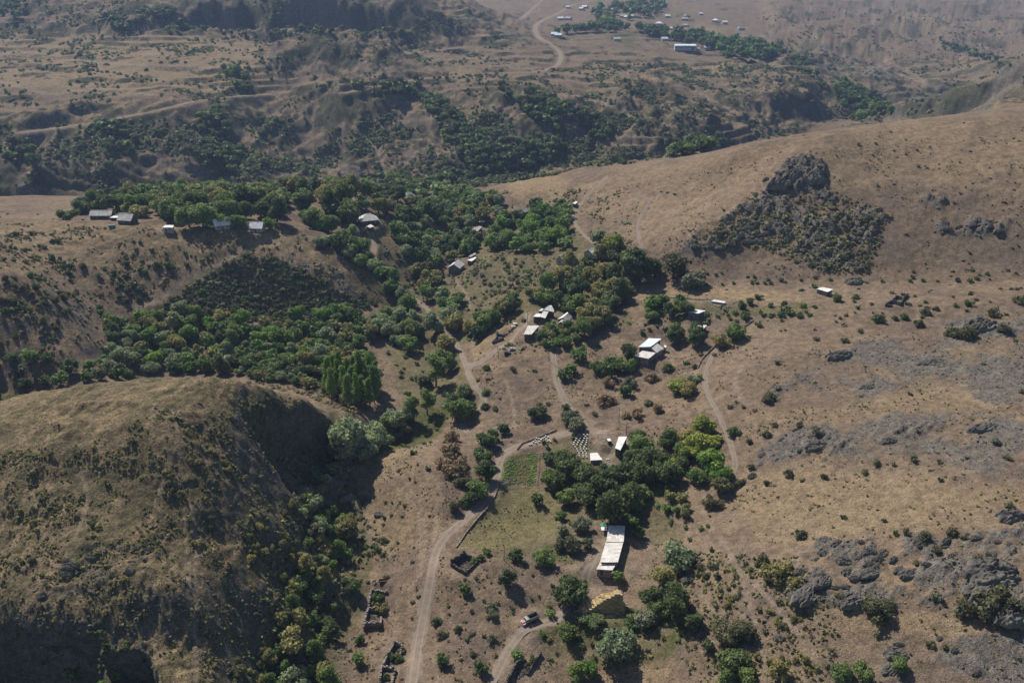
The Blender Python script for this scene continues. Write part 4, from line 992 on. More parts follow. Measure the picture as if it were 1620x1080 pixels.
scatter(trees, [(800,350),(850,330),(905,330),(895,370),(900,395),(860,405),(805,395),(780,400),(770,390)], 60, (10, 14), ('mid','dark','mid','poplar'), 'among the upper village gardens', gap=.65, ymin=420, ymax=680)
scatter(trees, [(840,478),(850,455),(880,440),(905,420),(960,410),(1000,420),(1000,450),(990,480),(965,505),(940,530),(925,535),(912,520),(912,500),(880,484)], 62, (10, 15), ('dark','olive','mid','olive','dark'), 'in the broad grove behind the farmhouse cluster', gap=.6, ymin=360, ymax=560)
scatter(trees, [(852,540),(870,522),(905,520),(920,540),(890,552),(858,552)], 24, (5, 7.5), ('olive','dark','mid'), 'in the orchard below the farmhouse cluster', gap=.6, ymin=340, ymax=480)
scatter(trees, [(735,535),(760,510),(800,480),(825,470),(815,490),(780,515),(750,545)], 20, (9, 12), ('mid','olive','dark'), 'on the bank left of the golden straw slope', gap=.6, ymin=380, ymax=560)
T('at the foot of the right hill', [(1006,442,60,'dark','round',1.0),(1064,440,48,'scrub','round',.95),(1096,455,44,'greygreen','broad',1),(1035,440,34,'dark')])
T('beside the hillside track', [(970,398,42,'lime'),(945,385,28,'greygreen')])
scatter(trees, [(1015,508),(1090,505),(1085,480),(1020,485)], 11, (9, 11), ('mid','dark','poplar'), 'in the row above the lone farmhouse', gap=.7)
scatter(trees, [(930,590),(985,560),(1005,545),(1010,575),(985,600),(940,600)], 12, (8, 10.5), ('dark','mid','dark'), 'left of the lone farmhouse', gap=.7)
scatter(trees, [(1045,545),(1075,528),(1110,528),(1118,545),(1080,550)], 9, (9, 12), ('dark','dark','greygreen'), 'behind the lone farmhouse', gap=.7)
T('on the dirt slope below the farmhouse cluster', [(893,600,24,'dark'),(905,590,20,'mid'),(915,570,28,'mid'),(990,625,24,'dark'),(850,660,32,'dark','broad'),(900,668,30,'greygreen','broad'),(912,680,32,'greygreen','broad'),(780,695,24,'dark'),(797,686,22,'dark'),(762,700,22,'dark'),(1140,548,30,'olive','broad'),(1160,535,36,'mid','broad'),(1098,606,26,'willow'),(1075,620,38,'lime','broad',.8),(1088,625,34,'olive','broad')])
scatter(trees, [(1140,490),(1180,478),(1200,490),(1160,500)], 3, (4, 6), ('mid','dark'), 'by the sheds under the stubble field')
scatter(trees, [(860,60),(960,40),(1060,55),(1130,55),(1200,70),(1230,90),(1200,100),(1140,85),(1040,60),(1000,48),(900,55)], 120, (14, 24), ('dark','mid','dark'), 'among the houses of the far village', gap=.5, ymin=900)
scatter(trees, [(930,22),(980,5),(1050,3),(1060,20),(1000,35),(950,38)], 60, (14, 24), ('dark','mid','dark'), 'among the houses of the far village', gap=.5, ymin=900)
scatter(trees, [(1130,75),(1225,80),(1220,100),(1150,96)], 30, (14, 22), ('dark','mid'), 'among the houses of the far village', gap=.5, ymin=900)
scatter(trees, [(1310,150),(1340,130),(1400,170),(1430,185),(1350,195)], 60, (10, 18), ('dark','mid'), 'in the far gorge', gap=.6, ymin=900)
# wooded far gullies
scatter(trees, [(270,40),(400,44),(640,50),(660,60),(400,60),(270,56)], 60, (6, 12), ('dark','scrub','scrub'), 'under the far cliff', gap=.7, ymin=1200, clump=80)
for poly, n in (([(665,155),(700,160),(740,200),(790,250),(780,275),(740,265),(700,215)], 130), ([(790,140),(850,150),(930,180),(970,200),(960,225),(900,215),(840,190)], 120), ([(740,230),(860,220),(900,240),(850,265),(740,285)], 90),
                ([(310,180),(350,175),(380,240),(370,280),(330,250)], 55), ([(0,230),(60,225),(50,330),(0,340)], 45), ([(1050,215),(1140,220),(1130,250),(1060,250)], 60), ([(160,200),(210,195),(220,240),(170,245)], 22),
                ([(200,10),(280,20),(300,50),(190,50),(160,30)], 60), ([(0,10),(45,5),(50,50),(0,65)], 60), ([(600,285),(680,270),(720,290),(640,310)], 60), ([(350,108),(390,120),(400,150),(370,140)], 22), ([(560,140),(660,130),(660,150),(570,155)], 30), ([(1210,60),(1290,110),(1330,150),(1280,140)], 50), ([(1480,60),(1600,100),(1590,108),(1490,78)], 40)):
    scatter(trees, poly, n, (8, 14), ('dark','mid','scrub','dark'), 'on the far side of the gorge', gap=.55, ymin=690, clump=60)
# single shrubs
S('on the bare slope left of the dirt road', [(690,985,18,'dark'),(699,1008,20,'brown'),(725,996,14,'dark'),(740,1012,11,'dark'),(779,1014,18,'greygreen'),(748,1036,14,'scrub'),(777,962,20,'greygreen'),(781,975,22,'greygreen'),(653,952,10,'scrub'),(606,878,12,'dark'),(600,870,16,'dark'),(607,858,16,'dark'),(595,866,12,'dark'),(652,890,9,'scrub'),
  (612,912,12,'brown'),(541,940,8,'scrub'),(553,1030,12,'scrub'),(655,718,14,'dark'),(677,742,12,'dark'),(630,745,8,'brown'),(608,820,10,'dark'),(560,755,22,'greygreen'),(548,770,10,'scrub'),(640,800,8,'scrub'),(632,795,6,'scrub'),(575,795,7,'scrub')])
S('in the thicket above the vegetable garden', [(700,742,36,'brown'),(718,750,40,'brown'),(712,718,40,'brown'),(728,735,30,'brown'),(730,765,26,'scrub'),(715,700,30,'brown'),(720,805,24,'scrub'),(735,800,20,'dark')])
S('on the dirt slope below the farmhouse cluster', [(770,585,14,'dark'),(813,585,15,'dark'),(846,588,9,'dark'),(835,587,4,'scrub'),(854,600,7,'scrub'),(771,600,8,'scrub'),(756,602,9,'mid'),(767,622,16,'mid'),(767,645,16,'dark'),(782,648,14,'dark'),(791,630,7,'brown'),(852,640,12,'brown'),(867,640,10,'brown'),(927,640,10,'brown'),(942,655,14,'brown'),(895,648,16,'dark'),(908,655,14,'dark'),(1055,585,20,'dark'),(1085,575,12,'dark'),(1100,582,14,'dark'),
  (1108,562,10,'brown'),(1130,562,10,'brown'),(1153,550,9,'brown'),(1167,550,5,'scrub'),(1030,600,26,'brown'),(960,640,30,'brown'),(1000,610,26,'greygreen'),(965,610,24,'brown'),(860,700,10,'dark'),(1010,660,24,'brown'),(1040,650,24,'brown'),(990,660,20,'brown'),(1025,640,18,'greygreen')])
S('dotted over the big bare slope', [(1155,755,14,'dark'),(1170,765,20,'scrub'),(1128,800,30,'scrub'),(1122,788,14,'scrub'),(1212,765,15,'scrub'),(1248,753,18,'scrub'),(1268,760,10,'scrub'),(1304,755,13,'scrub'),(1366,748,14,'scrub'),(1388,736,18,'greygreen'),(1414,736,10,'scrub'),(1447,730,15,'scrub'),(1486,732,12,'scrub'),(1471,745,7,'scrub'),(1487,760,12,'scrub'),(1594,726,14,'scrub'),(1530,725,8,'scrub'),
  (1265,848,24,'scrub'),(1335,820,12,'scrub'),(1398,824,11,'scrub'),(1372,785,6,'scrub'),(1596,804,22,'scrub'),(1436,845,16,'scrub'),(1462,852,24,'scrub'),(1505,845,20,'scrub'),(1525,852,13,'scrub'),(1482,872,20,'scrub'),(1450,892,15,'scrub'),(1563,878,14,'scrub'),(1416,845,13,'dark'),(1388,1006,13,'scrub'),(1470,1022,20,'scrub'),(1495,1025,14,'scrub'),
  (1212,690,18,'scrub'),(1226,674,13,'scrub'),(1265,676,13,'scrub'),(1292,686,18,'scrub'),(1280,700,8,'scrub'),(1451,682,8,'brown'),(1575,702,20,'greygreen'),(1215,636,26,'scrub'),(1222,628,20,'scrub'),(1230,615,10,'brown'),(1288,605,8,'brown'),(1324,565,14,'greygreen'),(1336,542,14,'scrub'),(1292,538,11,'scrub'),(1289,522,7,'brown'),(1235,524,6,'scrub'),(1242,523,6,'scrub'),(1230,575,13,'scrub'),(1165,636,6,'dark'),(1154,645,12,'scrub'),(1176,644,10,'brown'),(1193,650,10,'brown'),
  (1160,690,26,'dark'),(1188,740,16,'scrub'),(1185,700,14,'scrub'),(1318,560,6,'scrub'),(1362,525,12,'scrub'),(1555,577,8,'scrub'),(1618,622,14,'scrub'),(1605,540,10,'scrub'),(1440,625,10,'scrub'),(1362,628,8,'scrub')])
S('between the ledges of the rocky corner', [(1560,965,60,'scrub'),(1530,972,44,'scrub'),(1600,955,40,'scrub'),(1580,945,36,'scrub'),(1395,985,40,'scrub'),(1405,960,26,'scrub'),(1545,890,24,'scrub'),(1330,945,20,'scrub'),(1480,950,22,'greygreen'),(1245,905,36,'olive'),(1228,915,40,'olive'),(1215,905,30,'olive'),(1255,925,26,'olive'),(1205,890,26,'scrub')])
S('near the shed below the right hill', [(1268,460,10,'dark'),(1288,455,12,'dark'),(1352,472,14,'mid'),(1325,476,20,'mid'),(1250,498,18,'dark'),(1236,500,16,'dark'),(1265,500,14,'mid'),(1208,500,12,'dark'),(1222,500,12,'dark'),(1180,505,22,'dark'),(1280,500,10,'dark'),(1390,508,24,'dark'),(1432,505,16,'dark'),(1415,505,14,'scrub'),(1452,515,18,'scrub'),(1465,497,18,'scrub'),(1480,490,14,'scrub'),(1467,488,10,'scrub'),(1533,483,16,'dark'),(1512,485,12,'dark'),(1437,483,11,'dark'),(1527,535,36,'scrub'),(1505,530,26,'scrub'),(1545,520,30,'scrub'),(1570,500,28,'scrub'),(1590,525,30,'scrub'),(1615,480,24,'scrub'),(1200,472,14,'dark'),(1240,482,14,'dark')])
scatter(shrubs, [(1020,490),(1290,480),(1290,505),(1180,520),(1100,520),(1010,530)], 34, (2.2, 4.5), ('dark','mid','scrub'), 'along the hedge lines below the stubble field')
scatter(shrubs, [(1290,470),(1620,450),(1620,500),(1450,520),(1300,510)], 40, (1.4, 3), ('dark','scrub','scrub'), 'in the hollow below the right hill')
scatter(shrubs, [(1060,425),(1200,435),(1400,430),(1620,425),(1620,445),(1300,450),(1100,452)], 46, (1.8, 3.6), ('scrub','dark'), 'at the foot of the right hill')
scatter(shrubs, [(1000,300),(1280,240),(1600,190),(1620,430),(1400,420),(1100,350)], 36, (1.2, 3), ('scrub','scrub','brown'), 'scattered over the right hill', ymin=400, ymax=640)
scatter(shrubs, [(0,365),(480,380),(380,400),(270,455),(170,505),(0,580)], 90, (2.5, 5), ('dark','scrub','dark'), 'in bands across the second hill', clump=30, ymin=330, ymax=520)
scatter(shrubs, [(0,450),(130,430),(270,420),(230,470),(150,500),(0,560)], 70, (2.5, 5.5), ('dark','scrub'), 'in bands across the second hill', clump=24, ymin=330, ymax=520)
scatter(shrubs, [(380,405),(440,410),(560,470),(600,480),(520,520),(430,510),(300,505),(220,505),(300,455)], 480, (2.5, 5), ('scrub','dark','scrub'), 'in the thicket on the shady slope', gap=.55, ymin=360, ymax=520)
scatter(shrubs, [(600,390),(640,400),(700,470),(660,470)], 30, (2, 4), ('scrub','brown'), 'on the spur below the hip-roofed house')
scatter(shrubs, [(740,430),(800,400),(850,430),(830,460),(770,470)], 40, (2.5, 4.5), ('brown','greygreen','mid'), 'on the knoll in the middle of the village')
scatter(shrubs, [(1100,890),(1200,880),(1260,960),(1330,1080),(1200,1050),(1120,980)], 50, (1.6, 3.2), ('olive','scrub','olive'), 'on the scrub slope with goat paths', gap=.7)
scatter(shrubs, [(380,800),(480,790),(540,900),(480,1080),(350,1080),(400,950)], 90, (2, 4.5), ('olive','scrub','greygreen'), 'on the lower flank of the bushy hillside', gap=.6, ymax=280)
scatter(shrubs, [(0,740),(150,700),(300,650),(400,700),(440,850),(360,1000),(200,960),(0,950)], 80, (1.2, 3.0), ('scrub','olive','olive','scrub'), 'on the bushy hillside above the ravine', clump=12, gap=.6, ymax=290)
scatter(shrubs, [(560,700),(690,700),(700,1080),(560,1080)], 40, (.9, 1.8), ('scrub','brown'), 'on the bare slope left of the dirt road')
scatter(shrubs, [(690,880),(880,890),(900,1080),(690,1080)], 60, (.9, 2.0), ('brown','scrub','olive'), 'on the dry slope between road and farm track')
scatter(shrubs, [(980,860),(1130,780),(1150,900),(1080,1000)], 24, (1.2, 2.6), ('scrub','mid'), 'on the bank right of the long shed')
scatter(shrubs, [(600,520),(720,500),(760,620),(720,700),(600,720),(560,690),(640,640)], 60, (1.5, 3.5), ('mid','olive','dark'), 'along the stream meadow', gap=.8, ymax=460)
scatter(shrubs, [(860,690),(1080,700),(1100,840),(1000,860),(880,840)], 40, (1.5, 3.2), ('mid','olive','dark','greygreen'), 'around the dense grove', gap=.7)
scatter(shrubs, [(840,940),(1100,930),(1110,1010),(1000,1060),(860,1050)], 40, (1.2, 3.0), ('mid','olive','greygreen'), 'around the haystack and its little stream', gap=.7)
S('inside the long narrow ruin', [(596,948,20,'mid'),(604,946,14,'dark'),(592,962,20,'olive'),(604,966,22,'olive')])
S('inside the bushy ruin by the road', [(618,1042,18,'dark'),(628,1046,22,'dark'),(637,1030,13,'olive'),(612,1072,14,'dark')])
S('inside the ruin beside the farm track', [(841,1046,18,'dark'),(836,1056,14,'scrub')])
S('grown up against the sooty ruin', [(752,890,18,'mid'),(760,884,16,'dark'),(768,876,18,'mid')])
# small stuff that nobody would count
def stuff_scatter(poly, n, w, kinds, **kw): scatter(tufts, poly, n, w, kinds, '', shapes=('bush',), gap=.35, **kw)
stuff_scatter([(0,1000),(150,990),(245,1040),(250,1090),(0,1090)], 320, (1.0, 2.6), ('scrub','dark'), ymax=300)  # dark scrub added over the cliff face to deepen its shade
stuff_scatter([(375,640),(460,640),(545,680),(540,735),(480,770),(395,690)], 260, (.9, 2.2), ('scrub','scrub','olive'), ymax=310)  # scrub added here too, to darken the shaded amphitheatre cliff
stuff_scatter([(330,590),(480,605),(600,650),(560,660),(480,625),(400,608)], 160, (1.0, 2.6), ('olive','scrub','brown'), ymax=360)
stuff_scatter([(0,725),(120,700),(280,640),(420,622),(480,635),(400,690),(480,800),(440,1080),(0,1080)], 3600, (.4, 1.3), ('olive','brown','olive','scrub'), clump=9, ymax=300)
stuff_scatter([(1060,870),(1260,880),(1330,960),(1330,1080),(1100,1080)], 900, (.6, 1.5), ('olive','scrub'), ymax=300)
stuff_scatter([(560,700),(700,690),(900,860),(1100,860),(1100,1080),(500,1080)], 1100, (.35, 1.0), ('scrub','brown','olive'), clump=20, ymax=320)
stuff_scatter([(720,560),(1100,560),(1130,700),(800,700)], 500, (.4, 1.1), ('scrub','brown'), clump=25, ymax=420)
stuff_scatter([(1130,560),(1620,480),(1620,1080),(1330,1080),(1130,860)], 1300, (.4, 1.3), ('scrub','brown','olive'), clump=18, ymax=420)
stuff_scatter([(950,300),(1280,240),(1620,185),(1620,440),(1000,440)], 800, (.6, 1.7), ('scrub','brown'), clump=40, ymin=380, ymax=640)
stuff_scatter([(1070,395),(1160,345),(1300,340),(1410,340),(1372,430),(1290,432),(1200,390)], 620, (1.2, 3.2), ('scrub','scrub','olive'), ymin=380, ymax=560)
stuff_scatter([(1130,365),(1190,305),(1300,298),(1400,330),(1380,345),(1170,352)], 220, (1.0, 2.6), ('scrub','scrub','olive'), ymin=380, ymax=600)
stuff_scatter([(0,350),(500,370),(650,480),(520,540),(0,620)], 1800, (.8, 2.6), ('scrub','brown','scrub'), clump=22, ymin=330, ymax=540)
stuff_scatter([(560,300),(1000,300),(1000,560),(700,560)], 1500, (1.0, 3.0), ('scrub','mid','brown'), clump=30, ymin=340, ymax=690)
stuff_scatter([(450,780),(560,760),(600,850),(480,1080),(380,1080)], 500, (1.0, 2.6), ('olive','scrub','greygreen'), ymax=300)
for poly, n in (([(0,200),(620,180),(1000,180),(1150,230),(1000,270),(600,310),(0,330)], 4200), ([(0,60),(600,60),(880,110),(1200,150),(1150,230),(900,200),(300,170),(0,170)], 1700), ([(0,0),(640,0),(860,80),(640,70),(0,60)], 1100), ([(900,100),(1200,100),(1450,180),(1300,220),(1100,240)], 1200), ([(1200,20),(1620,20),(1620,190),(1450,180),(1250,90)], 1100)):
    stuff_scatter(poly, n, (2.5, 7), ('scrub','dark','scrub','dark'), ymin=690, clump=70)

# ---------------------------------------------------------------- build: the largest as things, the rest as one mass each
def px_w(d): return 2 * d['r'] * float(px_scale(d['x'], d['y'], d['z']))
KINDWORD = {'dark': 'dark green', 'mid': 'mid green', 'olive': 'olive green', 'willow': 'silvery green', 'lime': 'yellow-green', 'poplar': 'fresh green', 'scrub': 'dark dusty green', 'brown': 'brownish dry', 'greygreen': 'grey-green'}
SHAPEWORD = {'round': 'rounded', 'broad': 'broad', 'tall': 'tall narrow', 'airy': 'tall open-crowned', 'bush': 'low'}
def shared_mesh_object(name, me, mat, parent=None):
    o = bpy.data.objects.new(name, me); sc.collection.objects.link(o)
    o.material_slots[0].link = 'OBJECT'; o.material_slots[0].material = mat
    if parent: o.parent = parent
    return o
def merge_mass(items, low, name, label, cat):
    if not items: return
    VV, FF, TT, CC, o = [], [], [], [], 0
    for k, d in enumerate(items):
        V, F = low[k % len(low)]
        a = R.uniform(0, 6.283); c, s = math.cos(a), math.sin(a)
        P = V * np.array([d['r'], d['r'], d['r'] * d['a']]); P = np.stack([P[:, 0] * c - P[:, 1] * s + d['x'], P[:, 0] * s + P[:, 1] * c + d['y'], P[:, 2] + d['z'] - .12 * d['r'] + (.15 * d['r'] if d['shape'] != 'bush' else 0)], 1)
        VV.append(P); FF.append(F + o); o += len(V)
        TT.append(np.full(len(V), R.uniform(0, .75)) + np.repeat(R.uniform(0, .25, len(V) // 4), 4)); CC.append(np.tile((*LEAF[d['kind']], 1.0), (len(V), 1)))
    me = new_mesh(name, np.concatenate(VV), np.concatenate(FF), M_mass)
    point_attr(me, 'tint', np.concatenate(TT))
    ca = me.attributes.new('leafcol', 'FLOAT_COLOR', 'POINT'); ca.data.foreach_set('color', np.concatenate(CC).astype(np.float32).ravel())
    ob = bpy.data.objects.new(name, me); sc.collection.objects.link(ob)
    ob['kind'] = 'stuff'; ob['label'] = label; ob['category'] = cat
    return ob
def build_plants():
    trees.sort(key=lambda d: -px_w(d)); shrubs.sort(key=lambda d: -px_w(d))
    for d in trees + shrubs + tufts: d['z'] = float(ground(d['x'], d['y']))
    NSH = 290
    cat_of = lambda d: 'poplar' if d['shape'] == 'tall' else 'willow' if d['kind'] == 'willow' else 'tree'
    trees.sort(key=lambda d: -px_w(d) * (2.0 if d['shape'] == 'tall' else 1.2 if d['shape'] == 'airy' else 1))
    pick, rest, cnt = [], [], {}
    for d in trees:
        c = cat_of(d); cnt[c] = cnt.get(c, 0) + 1
        (pick if cnt[c] <= {'tree': 296, 'willow': 110, 'poplar': 40}[c] and d['y'] < 690 else rest).append(d)
    def names(sel, word):
        sets = {}
        for d in sel:
            sh = (d['shape'] if d['shape'] in TRUNK else 'broad') if word == 'tree' else 'bush'
            d['lab'] = f"{KINDWORD[d['kind']]} {SHAPEWORD[sh]} {word} {d['place']}"; sets.setdefault(d['lab'], []).append(d)
        for lab, ds in sets.items():
            ds.sort(key=lambda d: d['r'])
            if len(ds) == 2 and ds[1]['r'] > ds[0]['r'] * 1.1: ds[0]['lab'] = 'smaller ' + lab; ds[1]['lab'] = 'larger ' + lab
            elif len(ds) > 2:
                if ds[-1]['r'] > ds[-2]['r'] * 1.06: ds[-1]['lab'] = 'largest ' + lab
                if ds[0]['r'] < ds[1]['r'] * .94: ds[0]['lab'] = 'smallest ' + lab
    names(pick, 'tree'); names(shrubs[:NSH], 'shrub')
    for d in pick:
        sh = d['shape'] if d['shape'] in TRUNK else 'broad'
        e = bpy.data.objects.new({'tree': 'tree', 'willow': 'willow_tree', 'poplar': 'poplar_tree'}[cat_of(d)], None); sc.collection.objects.link(e)
        e.empty_display_size = .5; e.location = (d['x'], d['y'], d['z'] - .1); e.rotation_euler.z = R.uniform(0, 6.283)
        r = d['r']
        if sh in ('tall', 'airy'): r = r
        e.scale = (r, r, r * d['a'])
        lift = {'round': .10, 'broad': .06, 'tall': .10, 'airy': .40}[sh]
        c = shared_mesh_object('crown', random.choice(CROWN[sh]), M_leaf[d['kind']], e); c.location.z = lift
        t = bpy.data.objects.new('trunk', TRUNK[sh]); sc.collection.objects.link(t); t.parent = e
        e['category'] = cat_of(d); e['label'] = d['lab']; e['group'] = 'trees ' + d['place']
    for d in shrubs[:NSH]:
        o = shared_mesh_object('shrub', random.choice(CROWN['bush']), M_leaf[d['kind']])
        o.location = (d['x'], d['y'], d['z'] - .1 * d['r']); o.scale = (d['r'], d['r'] * R.uniform(.85, 1.15), d['r'] * d['a'] * R.uniform(.9, 1.3)); o.rotation_euler.z = R.uniform(0, 6.283)
        o['category'] = 'shrub'; o['label'] = d['lab']; o['group'] = 'shrubs ' + d['place']
    merge_mass([d for d in rest if d['y'] >= 690], LOW['fartree'], 'far_woodland', 'small far trees massed along gullies and in the far village', 'woodland')
    merge_mass([d for d in rest if d['y'] < 690], LOW['tree'], 'stream_woodland', 'close-grown smaller trees filling the stream woods and orchards', 'woodland')
    merge_mass(shrubs[NSH:], LOW['bush'], 'scrub', 'dark scrub covering the slopes in patches', 'scrub')
    near = [d for d in tufts if d['y'] < 690]; far = [d for d in tufts if d['y'] >= 690]
    merge_mass(near, LOW['tuft'], 'steppe_tufts', 'small dry tufts and cushions of low scrub', 'tufts')
    merge_mass(far, LOW['tuft'], 'far_scrub', 'distant dark bushes speckling the far slopes', 'scrub')
    print('PLANTS', len(trees), len(shrubs), len(tufts))
# ---------------------------------------------------------------- ground and roads
build_ground()
def road_mat():
    g = N('pale_dust_road'); f = g.noise(.5, 5, .65)
    c = g.mix(g.ramp(f, .3, .7), (.185, .146, .114), (.258, .210, .168))
    c = g.mix(g.ramp(g.attr('rut'), .2, .9, 0, .55), c, (.300, .252, .206))
    c = g.mix(g.ramp(g.noise(2.2, 3), .55, .72, 0, .5), c, (.150, .118, .088))
    g.color(c); g.b.inputs['Roughness'].default_value = 1; g.b.inputs['Specular IOR Level'].default_value = .05; g.bump(g.noise(3, 4), .5, .15); return g.m
M_road = road_mat()
def road_ribbon(name, w, x, y, z):
    far = name == 'far_road'
    step = 3.0 if far else .8
    L = np.concatenate([[0], np.cumsum(np.hypot(np.diff(x), np.diff(y)))]); n = int(L[-1] / step) + 2; t = np.linspace(0, L[-1], n)
    x, y = np.interp(t, L, x), np.interp(t, L, y)
    tx, ty = np.gradient(x), np.gradient(y); q = np.hypot(tx, ty) + 1e-9; nx, ny = -ty / q, tx / q
    K = np.linspace(-1, 1, 9); V = []; rut = []
    for k in K:
        ww = w / 2 * k * (1 + .45 * perlin(t / 5 + 3 * k, t * 0 + 9.1 * k + w)) if abs(k) > .9 else w / 2 * k
        px, py = x + nx * ww, y + ny * ww
        V.append(np.stack([px, py, ground(px, py) + (.30 if far else .07) - (.04 if abs(abs(k) - .5) < .1 else 0) - (.05 if abs(k) > .9 else 0)], 1)); rut.append(np.full(n, 1.0 if abs(abs(k) - .5) < .1 else 0.0))
    V = np.stack(V, 1).reshape(-1, 3); rut = np.stack(rut, 1).ravel(); i = (np.arange(n - 1)[:, None] * 9 + np.arange(8)[None]).ravel()
    me = new_mesh(name, V, np.stack([i, i + 9, i + 10, i + 1], 1)[:, ::-1], M_road, True); point_attr(me, 'rut', rut)
    o = bpy.data.objects.new('road' if far else name, me); sc.collection.objects.link(o); o['kind'] = 'structure'
for name, w, x, y, z in road_lines: road_ribbon(name, w, x, y, z)

# ---------------------------------------------------------------- farm in the valley floor
def long_shed():
    e = slab_building('long_shed', 'long low shed with three stepped sections of spotted white roof sheets', 'shed',
      [([(963,831),(989,831),(986.5,857),(959,857)], [3.0, 3.3, 3.3, 3.0], 'slate_spotted'), ([(958,857.5),(986,857.5),(977.5,889),(949,889)], [2.75, 3.05, 3.05, 2.75], 'slate_spotted'), ([(949,889.5),(976,889.5),(969,901.5),(943.5,900)], [2.5, 2.8, 2.8, 2.5], 'slate_spotted')], wallmat='stone')
    return e
long_shed()
_o = at(957, 840); _e = thing('lean_to', 'small lean-to with white and green panels against the long shed', 'lean-to', (_o[0] - .6, _o[1], _o[2]))
MB().box((0, 1.3, 2.1), (2.2, 1.9, .08), .05).build('roof_panel', M['green'], _e); MB().box((0, -.9, 1.9), (2.1, 2.0, .08), .03).build('roof_panel', M['white'], _e)
for sx in (-.9, .9):
    for sy in (-1.6, 2.0): MB().box((sx, sy, .85), (.12, .12, 2.1)).build('post', M['greytimber'], _e)
def straw_stack():
    o = at(952, 962); e = thing('straw_stack', 'big golden straw stack stepped up to a high ridge at one end', 'straw stack', o)
    rz = heading((925, 966), (982, 958)); e.rotation_euler.z = rz
    Ln, Wd, b = 16.0, 6.0, (1.0, .52, .5)
    for k in range(13):
        mb = MB(); z = (k + .5) * b[2] * .97
        x0 = -Ln / 2 + (k / 12.0) ** 1.3 * Ln * .72 + random.uniform(-.3, .3); x1 = Ln / 2 - .055 * k * 1.9; wd = Wd * (1 - .052 * k)
        nx, ny = max(1, int((x1 - x0) / b[0])), max(1, int(wd / b[1]))
        for i in range(nx):
            for j in range(ny):
                if 0 < i < nx - 1 and 1 < j < ny - 2 and k < 9 and x0 + (i - 3) * b[0] > -Ln / 2 + ((k + 2) / 12.0) ** 1.3 * Ln * .72: continue
                if random.random() < .03 and (i in (0, nx - 1) or j in (0, ny - 1)): continue
                mb.box((x0 + (i + .5) * b[0] + random.uniform(-.07, .07), -wd / 2 + (j + .5) * b[1] + random.uniform(-.08, .08), z + random.uniform(-.03, .03)), (b[0] * 1.02, b[1] * 1.03, b[2] * 1.02), random.uniform(-.07, .07))
        if mb.v:
            q = mb.build('bale_layer', M['straw'], e); q['kind'] = 'stuff'
    mb = MB()
    for _ in range(90):
        a = random.uniform(0, 6.28); r = random.uniform(.9, 1.25); s = random.uniform(.3, 1.1)
        mb.box((math.cos(a) * Ln * .5 * r, math.sin(a) * Wd * .5 * r - 1.0, .08), (s, s * .7, .2), random.uniform(0, 3))
    mb.build('loose_straw', M['straw'], e)['kind'] = 'stuff'
straw_stack()
def truck():
    rz = heading((848, 976), (826, 986)); e = thing('flatbed_truck', 'old grey truck with red bonnet and empty high-sided bed', 'truck', at(838, 983), rz)
    MB().box((-.2, 0, .75), (6.2, .9, .25)).build('chassis', M['steel'], e)
    bed = MB().box((-1.35, 0, 1.10), (3.7, 2.3, .12)); bed.build('bed_floor', M['nearblack'], e)
    for n, c, d in (('side_board', (-1.35, -1.13, 1.65), (3.7, .08, 1.05)), ('side_board', (-1.35, 1.13, 1.65), (3.7, .08, 1.05)), ('tail_board', (-3.2, 0, 1.65), (.08, 2.18, 1.05)), ('head_board', (.48, 0, 1.7), (.08, 2.18, 1.15))): MB().box(c, d).build(n, M['truckgrey'], e)
    cab = MB().prism([(.65, -1.0, 1.0), (1.95, -1.0, 1.0), (1.95, 1.0, 1.0), (.65, 1.0, 1.0)], [(.7, -.95, 1.55), (1.95, -.95, 1.55), (1.95, .95, 1.55), (.7, .95, 1.55)]).build('cab', M['cabgrey'], e)
    MB().prism([(.7, -.94, 1.55), (1.92, -.94, 1.55), (1.92, .94, 1.55), (.7, .94, 1.55)], [(.78, -.86, 2.12), (1.72, -.86, 2.12), (1.72, .86, 2.12), (.78, .86, 2.12)]).build('window_band', M['glass'], cab)
    MB().box((1.24, 0, 2.18), (1.1, 1.85, .12)).build('cab_roof', M['cabgrey'], cab)
    bon = MB().prism([(1.96, -.62, .8), (3.15, -.55, .8), (3.15, .55, .8), (1.96, .62, .8)], [(1.96, -.58, 1.5), (3.12, -.5, 1.38), (3.12, .5, 1.38), (1.96, .58, 1.5)]).build('bonnet', M['cabred'], e)
    for s in (-1, 1):
        MB().prism([(1.98, s * .64, .75), (3.1, s * .6, .75), (3.1, s * 1.05, .75), (1.98, s * 1.05, .75)], [(2.1, s * .64, 1.12), (3.0, s * .6, 1.1), (3.0, s * 1.02, 1.06), (2.1, s * 1.02, 1.08)]).build('fender', M['white'], e)
        MB().tube([(3.1, s * .8, .95), (3.2, s * .8, .95)], [.14, .14], 10).build('headlight', M['frame'], e)
        MB().box((1.3, s * .98, 1.3), (.5, .03, .08)).build('door_handle', M['steel'], cab)
    MB().box((3.3, 0, .65), (.14, 2.1, .22)).build('bumper', M['steel'], e)
    for x, y in ((2.5, -.85), (2.5, .85), (-1.9, -.85), (-1.9, .85), (-1.9, -1.12), (-1.9, 1.12)): wheel(e, x, y, .48, .24)
truck()
ruin('roofless sooty stone ruin beside the main dirt road', (733,893), [([(713.5,895),(735,881)], 2.6), ([(735,881),(755,890)], [2.4, 1.0]), ([(755,890),(736,909)], [.9, 1.1]), ([(736,909),(713.5,895)], [1.3, 1.6])], [(716,895),(735,885),(752,891),(736,906)], mat='darkstone')
